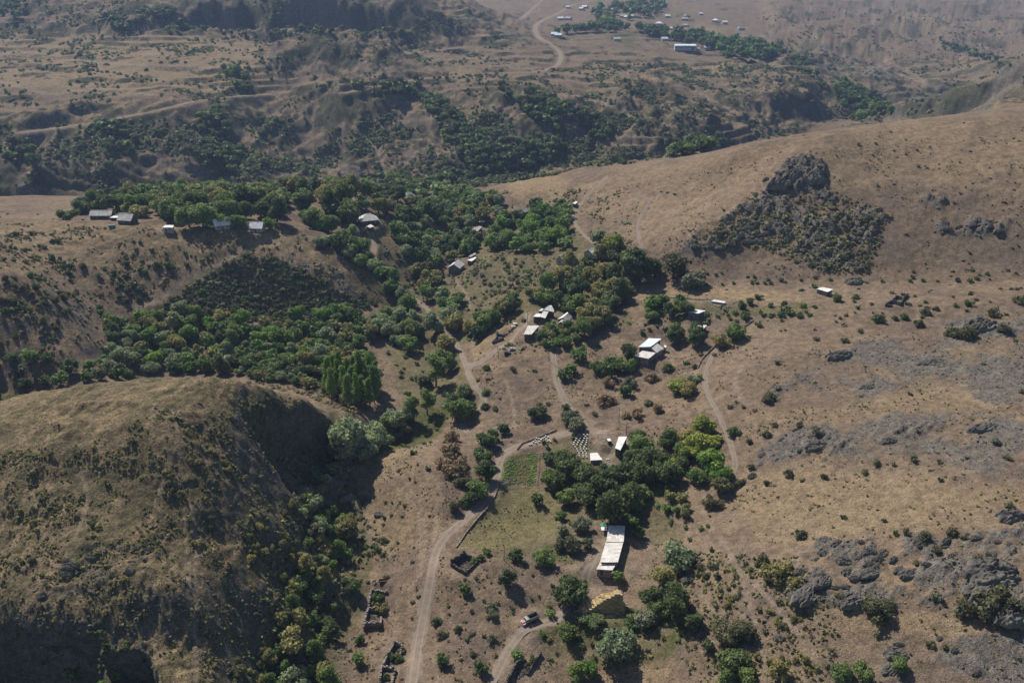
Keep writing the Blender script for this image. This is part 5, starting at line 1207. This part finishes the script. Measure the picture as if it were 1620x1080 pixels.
ruin('long narrow ruin with cross walls and bushes inside', (590,965), [([(588,938),(583,966),(576,997)], 1.6), ([(588,938),(613,938)], [1.9, 1.2]), ([(584,967),(603,967)], 1.9), ([(577,991),(603,991)], 2.0), ([(603,978),(603,990)], [.8, 1.5])], [(586,945),(606,945),(600,985),(580,985)])
ruin('narrow ruin choked with bushes near the road edge', (616,1040), [([(624,1022),(612,1045),(604,1062),(602,1085)], 1.9), ([(624,1022),(637,1026)], 2.1), ([(637,1026),(632,1040)], [1.6, .5]), ([(605,1060),(626,1061)], 1.9), ([(626,1061),(620,1085)], [1.2, .8])], [(622,1026),(634,1028),(622,1056),(608,1056)])
ruin('broken stone ruin beside the farm track with trees inside', (830,1060), [([(817,1052),(806,1075),(798,1090)], [1.6, 2.2, 1.8]), ([(856,1034),(845,1050),(834,1068)], [1.0, 1.2, .8]), ([(817,1052),(832,1044)], [1.8, .6])], [(818,1055),(850,1040),(832,1066),(808,1080)], mat='darkstone')
ruin('dark roofless ruin of two rooms below the right hill', (1418,477), [([(1400,485),(1409,480),(1417,472)], 1.4), ([(1417,472),(1429,476)], 1.8), ([(1412,480),(1424,484)], 1.9), ([(1424,484),(1429,474),(1436,468)], 1.5), ([(1425,467),(1436,468)], 1.2), ([(1400,485),(1412,485)], .8)], None, mat='darkstone')
ruin('black ruined shed walls on the straw slope', (790,536), [([(779,543),(786,536),(785,531)], 1.2), ([(785,531),(799,533)], 1.3), ([(779,544),(797,537)], 1.2)], [(782,541),(788,534),(797,534)], mat='darkstone')
# trough, animals
_e = thing('water_trough', 'rusty red metal trough lying on the bare slope', 'trough', at(608, 919), .05)
for c, d in (((0, 0, .12), (4.0, 1.1, .06)), ((0, .55, .4), (4.0, .06, .6)), ((0, -.55, .3), (4.0, .06, .4)), ((-2, 0, .35), (.06, 1.1, .5)), ((2, 0, .35), (.06, 1.1, .5))): MB().box(c, d).build('panel', M['rust'], _e)
quadruped('calf', 'black and white calf standing by the rusty trough', 592, 921.5, math.radians(35), .85, 'coatblack', 'calf', False)
quadruped('horse', 'dark brown horse grazing on the big bare slope', 1333.5, 516, math.radians(15), 1.15, 'coatblack', 'horse', True)
quadruped('foal', 'small light brown foal beside the dark horse', 1338.5, 516, math.radians(25), .8, 'coatbrown', 'foal', True)
# poles
pole(797.5, 886, 7.0, 'grey street lamp pole at the edge of the mown field', False, .1, True, 'greytimber')
pole(788.5, 567, 7.5, 'wooden utility pole by the road below the black shed ruin', True, -.5)
pole(868.5, 572, 7.5, 'wooden utility pole in the open dirt field', True)
pole(880.5, 562, 5.0, 'short leafy-topped pole beside the farm lane', False)
pole(834.5, 511, 7.5, 'utility pole in the farmhouse yard', True)
pole(1078, 555, 7.0, 'utility pole uphill of the lone farmhouse', True)
pole(990.5, 690, 7.0, 'utility pole behind the white roofed shed', True)
pole(979, 668, 7.0, 'utility pole on the path above the beehives', True)
pole(1151, 502, 6.5, 'utility pole by the hedges under the stubble field', True)
pole(791, 376, 8.0, 'utility pole beside the upper garden lane', True)
pole(853, 318, 8.0, 'utility pole on the terraced field edge', True)
pole(811, 330, 8.0, 'utility pole where the upper lane bends', True)
_e = thing('leaning_log', 'pale peeled log leaning across the track verge', 'log', at(879, 986), 0); MB().tube([(-.2, .4, .0), (-.9, 1.6, 1.0), (-1.5, 2.8, 2.0)], [.14, .12, .09], 8).build('stem', M['greytimber'], _e); MB().tube([(-.9, 1.6, 1.0), (-.4, 2.0, 1.6)], [.07, .03], 6).build('branch_stub', M['greytimber'], _e)
# fences and field walls
def post_fence(label, pix, h=1.2, gap=2.6, rails=2, mat='greytimber'):
    P = [at(*p) for p in pix]; o = P[0]; e = thing('timber_fence', label, 'fence', o); last = None
    for k in range(len(P) - 1):
        a, b = P[k], P[k + 1]; L = math.hypot(b[0] - a[0], b[1] - a[1]); n = max(1, int(L / gap))
        for i in range(n + (k == len(P) - 2)):
            t = i / n; x, y = a[0] + (b[0] - a[0]) * t, a[1] + (b[1] - a[1]) * t; z = float(ground(x, y)); hh = h * random.uniform(.85, 1.15); q = (x - o[0], y - o[1], z - o[2])
            MB().box((q[0], q[1], q[2] + hh / 2 - .15), (.13, .13, hh + .3), random.uniform(0, 1)).build('post', M[mat], e)
            if last:
                for r in range(rails):
                    zz = (r + 1) / (rails + .4) * h
                    MB().tube([(last[0], last[1], last[2] + zz), (q[0], q[1], q[2] + zz)], [.05, .05], 5).build('rail', M[mat], e)
            last = q
post_fence('rail fence beside the yard of the long shed', [(936,882),(925,892),(912,904)], 1.3, 2.2)
post_fence('low picket line between garden and mown field', [(790,770),(820,771),(852,770)], 1.0, 2.4)
post_fence('fence along the right edge of the garden', [(853,717),(852,740),(849,768)], 1.1, 2.6)
post_fence('fence on the lower side of the stubble field', [(1085,475),(1130,478),(1200,480),(1285,480)], 1.1, 5.0, 1)
def field_wall(label, pix, h):
    o = at(*pix[0]); tagm(stone_wall(pix, h * .75, .4, course=.24, block=.6, origin=o).build('dry_stone_wall', M['stone'], None, loc=o), label, 'wall')
field_wall('low dry stone wall between dirt road and mown field', [(722,866),(735,846),(752,825),(770,805),(783,785),(789,768)], .7)
field_wall('dry stone wall above the beehives', [(818,711),(826,702),(842,696),(862,688),(880,681)], .8)
field_wall('dry stone wall climbing past the lone farmhouse', [(1103,584),(1110,570),(1122,556),(1133,547)], .9)
field_wall('dry stone wall at the top of the big bare slope', [(1172,520),(1183,514),(1192,507)], .9)
field_wall('field wall bounding the stubble field', [(1040,470),(1120,474)], .6)
# beehives
HB = [(310,240),(328,238),(345,218),(366,225),(372,188),(390,190),(395,215),(410,200),(430,212),(440,180),(450,168),(455,195),(465,212),(470,178),(480,205),(490,215),(422,188),(360,205)]
HC = [(y, x) for y, xs in ((158,(740,775,803)),(172,(722,755,788)),(190,(710,745,778,800)),(208,(703,735,770,800)),(225,(692,725,762,797)),(243,(690,718,752,790)),(262,(700,745,780)),(280,(712,748,775,797)),(298,(720,752,785)),(315,(732,765,795)),(332,(735,768,795)),(348,(738,770,800))) for x in xs]
_hive = {}
for paint in ('greytimber', 'hiveblue', 'hiveyellow', 'hivegreen'):
    b = MB().box((0, 0, .42), (.50, .50, .60)); b.box((0, 0, .10), (.5, .5, .12)); b.box((0, -.31, .22), (.4, .06, .05)); me_b = b.build('tmp', M[paint]); mb_ = me_b.data; bpy.data.objects.remove(me_b)
    l_ = MB().box((0, 0, .77), (.56, .56, .10), 0, .5, .94).build('tmp', M['white']); ml_ = l_.data; bpy.data.objects.remove(l_); _hive[paint] = (mb_, ml_)
for grp, pts_ in (('in the loose cluster along the stone wall', HB), ('in the dense block beside the canvas shelter', [(x, y) for y, x in HC])):
    for (zx, zy) in pts_:
        paint = random.choice(('greytimber', 'hiveblue', 'hiveyellow', 'hivegreen')); cname = {'greytimber': 'grey wooden', 'hiveblue': 'pale blue', 'hiveyellow': 'ochre', 'hivegreen': 'green'}[paint]
        e = thing('beehive', f'{cname} box beehive with white lid {grp}', 'beehive', at(780 + zx / 5.4, 660 + zy / 5.4), random.uniform(-.3, .3), 'beehives ' + grp)
        for nm, me_ in zip(('hive_body', 'lid'), _hive[paint]):
            o = bpy.data.objects.new(nm, me_); sc.collection.objects.link(o); o.parent = e
# beekeeper's yard
slab_building('white_roofed_shed', 'shed with plain white roof at the edge of the dense grove', 'shed', [([(979,690.5),(992,690.5),(981.5,712),(973,708.5)], [3.0, 3.2, 3.0, 2.9], 'tin')], wallmat='timber')
_e = slab_building('canvas_shelter', 'low shelter covered with crumpled white canvas beside the beehives', 'shelter', [([(933.5,717),(945,716),(953,727),(934,728)], [1.9, 2.2, 2.0, 1.6], 'white_sheet')], wallmat='greytimber', openings=False)
car('parked_car', 'teal car with white roof parked above the beekeeper yard', 962.5, 699, math.radians(100), 'teal', 'white', True)
_e = thing('cloth_heap', 'blue and white cloth heap on the beekeeper yard path', 'cloth heap', at(962, 729))
for q in range(7): MB().box((random.uniform(-.5, .5), random.uniform(-1, 1), .25 + .1 * q % .4), (random.uniform(.4, .9), random.uniform(.4, .9), .3), random.uniform(0, 3), None, .7).build('bundle', M['blue' if q % 2 else 'white'], _e)
_e = thing('water_tank', 'round white rimmed tank in the garden corner', 'tank', at(795.5, 764.5))
MB().tube([(0, 0, -.1), (0, 0, .9)], [.85, .85], 16, False).build('shell', M['white'], _e); MB().tube([(0, 0, .1), (0, 0, .7)], [.8, .8], 16).build('water', M['nearblack'], _e)
# ---------------------------------------------------------------- village houses
slab_building('lone_farmhouse', 'lone farmhouse with bluish tin roof and two lower sheet roofs', 'house', [([(1026.5,535),(1046.5,536),(1029,548.5),(1010,549)], [4.6, 5.6, 5.6, 4.6], 'tin_blue'), ([(1029,549),(1039,542),(1049.5,551),(1039,558)], [5.2, 5.3, 3.6, 3.6], 'slate'), ([(1016.5,554.5),(1038,558),(1026,567.5),(1004.5,563)], [3.2, 3.2, 2.9, 2.9], 'slate_spotted'), ([(1050,548),(1051,545),(1055,547.5),(1053,550)], [2.8, 2.8, 2.8, 2.8], 'tin')], wallmat='stone')
slab_building('farmhouse', 'farmhouse with pale hipped roof and lower porch roofs', 'house', [([(860,489.5),(867,483),(872,483),(873.5,484.5)], [4.0, 6.2, 6.2, 6.0], 'tin'), ([(860,490),(873,484),(877,491),(876,493.5)], [4.0, 6.0, 4.4, 4.0], 'slate'), ([(854,501),(859.5,491.8),(868,493),(862.5,503.5)], [3.6, 3.9, 3.9, 3.6], 'slate'), ([(843.5,501),(848.5,496),(856,496),(853.8,501.3)], [3.2, 3.4, 3.4, 3.2], 'tin'), ([(852,492),(857,488),(860,488.5),(857.5,492)], [3.6, 3.8, 3.8, 3.6], 'tin')], wallmat='timber')
slab_building('gable_farmhouse', 'farmhouse with twin grey gables beside the broad grove', 'house', [([(881.5,505.5),(897.5,494),(899,495),(890,502.5)], [3.4, 4.6, 5.6, 5.0], 'tin'), ([(890,502.5),(899,494.8),(905,500),(900,509)], [5.0, 5.6, 3.8, 3.4], 'slate_dark')], wallmat='stone')  # bright and dark sheets paint the sunlit and shaded slopes of one roof
slab_building('gable_annex', 'small low gabled annex in front of the twin-gable farmhouse', 'house', [([(882,511.8),(891.5,503.8),(892.5,504.5),(887,509)], [2.4, 3.6, 3.8, 3.4], 'tin'), ([(887,509),(892.5,504.5),(898,509.5),(894,514.5)], [3.4, 3.8, 2.8, 2.4], 'slate_dark')], wallmat='stone')  # lit and shaded slope colours again, as on the farmhouse behind
slab_building('flat_roofed_barn', 'flat-roofed grey barn at the bend of the farm lane', 'barn', [([(835,515.2),(853,515),(841,529),(828.5,529)], [3.2, 3.2, 3.0, 3.0], 'slate')], wallmat='timber')
car('parked_car', 'white hatchback parked on the straw bank', 814.6, 514.5, math.radians(60), 'white')
car('parked_car', 'pale yellow car behind the white hatchback', 811, 519, math.radians(55), 'paleyellow')
car('parked_car', 'dark car in the farmhouse yard', 829, 508, math.radians(115), 'darkpaint', None, True)
car('parked_car', 'grey car on the grass below the lane', 810.5, 554, math.radians(30), 'greypaint')
car('parked_car', 'black car wreck below the grey car', 802.5, 560, math.radians(20), 'darkpaint', None, True)
for (u, v), lab in (((809,524), 'rusty scrap heap beside the farm lane'), ((800.5,529), 'brown scrap heap next to the black shed ruin')):
    e = thing('scrap_heap', lab, 'scrap heap', at(u, v))
    for q in range(9): MB().box((random.uniform(-1.4, 1.4), random.uniform(-.8, .8), random.uniform(.1, .7)), (random.uniform(.5, 1.6), random.uniform(.3, .8), random.uniform(.2, .6)), random.uniform(0, 3), None, .9, random.uniform(-.4, .4)).build('scrap_piece', M['rust'], e)
pitched_house('cottage', 'cottage with pale gable roof on the wooded stream bank', 722, 427, 8, 10, 3.2, 2.6, 75, 'slate', 'stone')
slab_building('bank_shed', 'white flat shed on the knoll behind the bank cottage', 'shed', [([(739,411.5),(752,406.5),(754,408),(746,413.5)], [2.4, 2.6, 2.6, 2.4], 'tin')], wallmat='timber')
slab_building('dark_bank_shed', 'dark-roofed shed next to the white flat shed', 'shed', [([(741,405.5),(752,399.5),(753,402),(744,407)], [2.6, 2.8, 2.8, 2.6], 'slate_dark')], wallmat='timber')
pitched_house('hip_roofed_house', 'hip-roofed grey house on the spur above the ravine road', 583, 353, 11, 13, 3.4, 3.6, 20, 'slate', 'timber', 'hip')
slab_building('low_shed', 'low shed below the spur house', 'shed', [([(579,358),(587,355),(592,358.5),(585,360.5)], [2.2, 2.2, 2.2, 2.2], 'slate')], wallmat='timber')
pitched_house('hip_roofed_house', 'small hip-roofed house alone on the ridge end', 647, 317, 10, 13, 3.2, 3.8, 12, 'slate', 'stone', 'hip')
slab_building('garden_shed', 'shed with pale roof above the vegetable beds', 'shed', [([(757.5,351),(762,348),(768,349),(766,352)], [3.6, 3.8, 3.8, 3.6], 'tin')], wallmat='timber')
slab_building('garden_barn', 'long weathered barn beside the upper vegetable beds', 'barn', [([(745,363.5),(754,357),(763,358.5),(756,366)], [3.0, 3.4, 3.4, 3.0], 'slate_dark')], wallmat='timber')
pitched_house('cottage', 'tiny cottage where the upper lane bends', 828, 339, 5, 6, 2.6, 2.2, 60, 'tin', 'plaster', 'gable', None, False, True, 1)
slab_building('tin_shelter', 'narrow white tin shelter among the upper gardens', 'shed', [([(861,348),(867,342),(869,342),(864,347.5)], [2.4, 3.2, 3.2, 2.4], 'tin')], wallmat='timber', openings=False)
slab_building('tin_shelter', 'small tin shelter by the hillside track', 'shed', [([(906,322),(911,318.5),(914,319.5),(910,323)], [2.2, 2.4, 2.4, 2.2], 'tin')], wallmat='timber', openings=False)
pitched_house('cottage', 'small white-roofed cottage sunk in the grove', 890, 416, 5.5, 7, 3.0, 2.6, 55, 'tin', 'plaster', 'gable', None, False, True, 1)
pitched_house('cottage', 'white-roofed cottage below the hillside track', 937, 406, 7, 8.5, 3.2, 2.4, 50, 'tin', 'plaster', 'gable')
slab_building('grey_annex', 'grey-roofed annex behind the white-roofed cottage', 'shed', [([(933,394.5),(939,391),(945,393.5),(943,398)], [3.6, 3.8, 3.8, 3.6], 'slate')], wallmat='stone')
slab_building('white_shed', 'white flat-roofed shed above the hedge row', 'shed', [([(1089,494),(1101,489.5),(1116,491.5),(1105,496)], [2.8, 2.9, 2.9, 2.8], 'tin')], wallmat='stone')
slab_building('white_shed', 'small spotted-roof shed behind the lone farmhouse trees', 'shed', [([(1101,517),(1106.5,513),(1118.5,514.5),(1113,520.5)], [2.4, 2.6, 2.6, 2.4], 'slate_spotted')], wallmat='timber')
slab_building('poly_tunnel', 'long low white sheet cover under the stubble field', 'shelter', [([(1125,476.5),(1130,474),(1148,477),(1146,479.5)], [1.0, 1.2, 1.2, 1.0], 'white_sheet')], wallmat='greytimber', openings=False)
slab_building('field_shed', 'isolated shed with bright white roof below the right hill', 'shed', [([(1291.7,457),(1301.7,454.3),(1318,458),(1309,462)], [2.6, 2.8, 2.8, 2.6], 'tin')], wallmat='stone')
pitched_house('barn', 'long grey-roofed barn at the far end of the terrace', 163, 345, 6.5, 14, 2.8, 2.6, 2, 'slate', 'timber', 'gable', None, False)
slab_building('low_shed', 'low tin-roofed sheds joining the terrace barn', 'shed', [([(173,344.5),(180,341.5),(199,342.3),(195,345)], [2.8, 3.0, 3.0, 2.8], 'tin')], wallmat='timber')
pitched_house('gable_house', 'steep gabled grey house on the terrace', 203, 353, 7, 9.5, 3.0, 3.4, -12, 'slate', 'timber', 'gable')
slab_building('flat_roofed_shed', 'pale flat-roofed shed in the middle of the terrace', 'shed', [([(256.6,360),(261,356.3),(275,356.3),(273.5,360)], [2.8, 3.0, 3.0, 2.8], 'tin')], wallmat='plaster')
pitched_house('white_cottage', 'white-roofed cottage half hidden by a bright tree', 351, 361, 7, 9, 3.0, 3.6, 30, 'tin', 'plaster', 'gable', None, False)
pitched_house('white_cottage', 'white-roofed cottage at the open end of the terrace', 408, 365, 7, 8, 2.8, 3.2, -5, 'tin', 'plaster', 'gable', None, False)
_e = thing('green_tank', 'green water tank trailer on the terrace edge', 'tank', at(177.7, 361), .1)
MB().tube([(-1.9, 0, 1.3), (1.9, 0, 1.3)], [.9, .9], 14).build('barrel', M['greendark'], _e); MB().box((0, 0, .5), (3.6, 1.2, .2)).build('frame', M['steel'], _e)
for q in (-1.1, 1.1):
    for w_ in (-.7, .7): wheel(_e, q, w_, .38, .2)
# far village
_o = at(1083, 79); _e = thing('hall', 'large pale blue hall with light roof in the far village', 'hall', _o, math.radians(-6))
MB().box((0, 0, 3.5), (38, 22, 9)).build('wall', M['hallwall'], _e)
_r = MB(); roof_sheets(_r, [(-20, -12, 7.6), (20, -12, 7.6), (20, 0, 10), (-20, 0, 10)], 4, 4); roof_sheets(_r, [(20, 12, 7.6), (-20, 12, 7.6), (-20, 0, 10), (20, 0, 10)], 4, 4); _r.build('roof', M['tin_blue'], _e)
for k in range(7): MB().box((-16.5 + k * 5.5, -11.05, 4.6), (3.0, .2, 1.8)).build('window', M['glass'], _e)
MB().box((14, -11.06, 2.2), (3.6, .2, 4.4)).build('door', M['timber'], _e)
FV = [(238,52),(345,50),(325,62),(515,68),(550,80),(600,75),(685,78),(728,78),(752,100),(590,110),(618,115),(650,110),(190,125),(240,125),(790,8),(850,25),(835,28),(540,4),(985,128),(1000,108),(1085,95),(875,110),(820,158),(898,190),(990,170),(1095,205),(1180,138),(1240,150),(1345,190),(1485,298),(1515,308),(1275,320),(1185,310),(1120,315),(1055,322),(545,260),(175,235),(150,228),(852,258),(340,190),(1310,245),(750,45)]
_RW = {'tin': 'white', 'slate': 'grey', 'tin_blue': 'bluish', 'slate_dark': 'dark'}
for k, (a, b) in enumerate(FV):
    m = random.choice(('tin', 'tin', 'slate', 'tin_blue', 'slate_dark'))
    pitched_house('village_house', f'distant village house with {_RW[m]} roof among the far trees', 840 + a / 4.05, b / 4.05 + 1.0, random.uniform(9, 12), random.uniform(11, 17), 4.0, 3.4, random.uniform(-35, 35), m, 'plaster', random.choice(('gable', 'hip')), 'houses of the far village', False, True, 2)
# ---------------------------------------------------------------- rocks
RP = rock_protos()
ROCKS = [(1575,905,90,.55,-8,'overhanging grey ledge in the rocky corner'),(1574,936,92,.28,24,'long lichen-covered rock rib below the overhanging ledge'),(1596,968,66,.4,20,'rough lichen rock below the long rib'),(1545,930,44,.35,20,'grey rock rib between the ledges'),
 (1276,938,66,.28,38,'slanting grey strata at the edge of the scrub slope'),(1300,918,44,.25,36,'upper slanting strata ledge above the scrub'),(1348,946,48,.4,12,'dark-faced rock ledge above the yellow grass'),(1375,905,40,.25,20,'pale flat ledge in the scree'),(1440,905,40,.25,15,'reddish ledge beside the yellow hollow'),
 (1420,1032,40,.4,-20,'rock knob beside the grey scree'),(1410,1056,34,.4,30,'broken rocks below the knob'),(1233,1008,18,.5,0,'pale boulder on the goat-path slope'),(1168,944,14,.6,20,'small dark boulder beside the goat path'),(1090,916,24,.5,10,'pile of pale stones near the big rounded tree'),(1497,863,18,.3,5,'flat pale slab by round shrubs'),
 (1190,752,18,.6,40,'striped rock at the foot of the bare slope'),(1328,560,46,.3,18,'low dark outcrop with a shrub on the bare slope'),(1373,612,28,.35,5,'small grey outcrop on the bare slope'),(1473,572,42,.25,8,'grey outcrop in the purple scree'),(1560,676,60,.25,6,'broad low ledge on the upper slope'),(1408,696,36,.3,10,'curved low outcrop on the bare slope'),
 (1297,704,50,.3,10,'broken outcrop at the head of the dry grass'),(1552,516,66,.5,22,'big grey crag at the head of the hollow'),(1600,815,44,.6,10,'bushy crag at the edge of the yellow grass'),(1256,276,36,.6,20,'tall shadowed rock head on the right hill'),(1284,282,36,.7,-10,'dark rock dome on the right hill'),(1232,290,40,.6,15,'bushy rock shoulder on the right hill'),

 (232,585,22,.6,0,'grey boulder heap in the gully trees'),(1350,445,30,.5,0,'rock below the dark crag'),(600,812,18,.4,0,'pale stones on the slope above the streambed'),(545,785,26,.5,20,'dark broken rocks at the ravine lip')]
for k, (u, v, w, hf, rz, lab) in enumerate(ROCKS):
    x, y, z = at(u, v); r = w / float(px_scale(x, y, z)) / 2
    o = bpy.data.objects.new('rock', RP[k % len(RP)]); sc.collection.objects.link(o)
    o.location = (x, y, z - r * hf * .12); o.scale = (r, r * (.5 if hf < .35 else .75), r * hf * 1.25); o.rotation_euler = (random.uniform(-.1, .1), random.uniform(-.12, .12), math.radians(rz))
    tagm(o, lab, 'rock', 'rock outcrops')
_crags = []
for poly, n, place in (([(1080,392),(1160,350),(1240,345),(1250,375),(1180,390),(1130,395)], 26, 'on the dark rock band of the right hill'), ([(1250,380),(1300,365),(1370,340),(1400,350),(1368,395),(1368,428),(1295,430)], 30, 'in the crag at the foot of the right hill'), ([(1480,352),(1590,348),(1590,370),(1480,366)], 9, 'high on the right hill'), ([(1260,900),(1300,855),(1400,855),(1500,840),(1600,855),(1600,880),(1450,900),(1330,940)], 34, 'among the pale ledges of the rocky corner'), ([(1420,1010),(1600,1000),(1600,1075),(1420,1075)], 10, 'in the grey scree'), ([(1200,690),(1300,670),(1340,700),(1300,735),(1200,735)], 12, 'at the head of the dry grass'), ([(120,865),(235,850),(240,905),(150,950),(20,960)], 14, 'on the rocky brow of the bushy hillside'), ([(1185,305),(1240,260),(1300,262),(1300,300),(1220,312)], 12, 'on the rock dome of the right hill')):
    scatter(_crags, poly, n, (2.2, 6.5) if 'right hill' in place else (1.4, 4.2), ('scrub',), place, gap=.6)
for k, d in enumerate(_crags):
    o = bpy.data.objects.new('rock', RP[k % len(RP)]); sc.collection.objects.link(o); r = d['r']; hf = random.uniform(.45, .85)
    o.location = (d['x'], d['y'], float(ground(d['x'], d['y'])) - .08 * r); o.scale = (r * random.uniform(1, 1.5), r * random.uniform(.6, .9), r * hf); o.rotation_euler.z = random.uniform(-.2, .75)
    tagm(o, f"{('small', 'mid-sized', 'large')[0 if r < 1.4 else 1 if r < 2.4 else 2]} rough grey rock {d['place']}", 'rock', 'rocks ' + d['place'])
def loose_stones():
    VV, FF, o = [], [], 0; pass
    bm = bmesh.new(); bmesh.ops.create_icosphere(bm, subdivisions=1, radius=1.0); c0 = np.array([v.co[:] for v in bm.verts]); f0 = np.array([[v.index for v in f.verts] for f in bm.faces]); bm.free()
    ii, jj, U, V, A = _VG
    p = A * (g_rock[ii, jj] ** 2 + .012) * (GY[ii] < 560); p /= p.sum()
    for t in R.choice(len(ii), 5200, replace=False, p=p):
        x, y = XG[ii[t], jj[t]] + R.uniform(-.4, .4), YG[ii[t], jj[t]] + R.uniform(-.4, .4); s = .16 + .5 * R.random() ** 3; s *= 1 + (y > 380) * .8
        q = c0 * (1 + .3 * R.normal(0, 1, (len(c0), 1)).clip(-1, 1)) * s * np.array([1.2, .9, .6]); a = R.uniform(0, 6.28)
        q = np.stack([q[:, 0] * math.cos(a) - q[:, 1] * math.sin(a) + x, q[:, 0] * math.sin(a) + q[:, 1] * math.cos(a) + y, q[:, 2] + float(ground(x, y)) + .1 * s], 1)
        VV.append(q); FF.append(f0 + o); o += len(c0)
    me = new_mesh('loose_stones', np.concatenate(VV), np.concatenate(FF), M['rock']); ob = bpy.data.objects.new('loose_stones', me); sc.collection.objects.link(ob)
    ob['kind'] = 'stuff'; ob['label'] = 'loose grey stones strewn over the slopes'; ob['category'] = 'stones'
loose_stones()
# garden rows
def garden():
    items = []
    for poly, kinds, n in (([(797,728),(818,727),(818,752),(797,752)], ('mid', 'poplar'), 120), ([(820,728),(832,726),(832,751),(820,752)], ('olive', 'brown'), 70), ([(835,717),(850,716),(848,767),(836,768)], ('poplar', 'lime', 'poplar'), 170), ([(802,755),(817,755),(816,766),(802,766)], ('greygreen',), 40), ([(819,755),(834,755),(834,766),(819,766)], ('olive', 'brown'), 30), ([(795,740),(800,752),(798,762),(792,760)], ('poplar',), 14)):
        scatter(items, poly, n * 2, (.7, 1.3), kinds, '', shapes=('bush',), gap=.6)
    for d in items: d['x'] = round(d['x'] / .8) * .8 + random.uniform(-.1, .1); d['z'] = float(ground(d['x'], d['y'])); d['a'] *= .55
    merge_mass(items, LOW['tuft'], 'vegetable_rows', 'green vegetable rows in the small garden', 'vegetables')
bare_keep = bare.copy()
garden()
build_plants()
# ---------------------------------------------------------------- air
HAZE = 0.00009
def haze():
    x0, x1, y0, y1, z0, z1 = -7500, 7500, -600, 8600, float(H.min()) - 2, max(float(H.max()), CAM_H) + 25
    o = MB().box(((x0 + x1) / 2, (y0 + y1) / 2, (z0 + z1) / 2), (x1 - x0, y1 - y0, z1 - z0)).build('haze', bpy.data.materials.new('pale_valley_haze'))
    m = o.data.materials[0]; m.use_nodes = True; t = m.node_tree
    for n in list(t.nodes): t.nodes.remove(n)
    out = t.nodes.new('ShaderNodeOutputMaterial'); v = t.nodes.new('ShaderNodeVolumePrincipled')
    v.inputs['Color'].default_value = (.42, .61, 1.0, 1); v.inputs['Density'].default_value = HAZE; v.inputs['Anisotropy'].default_value = .15
    t.links.new(v.outputs[0], out.inputs['Volume']); o['kind'] = 'stuff'
haze()
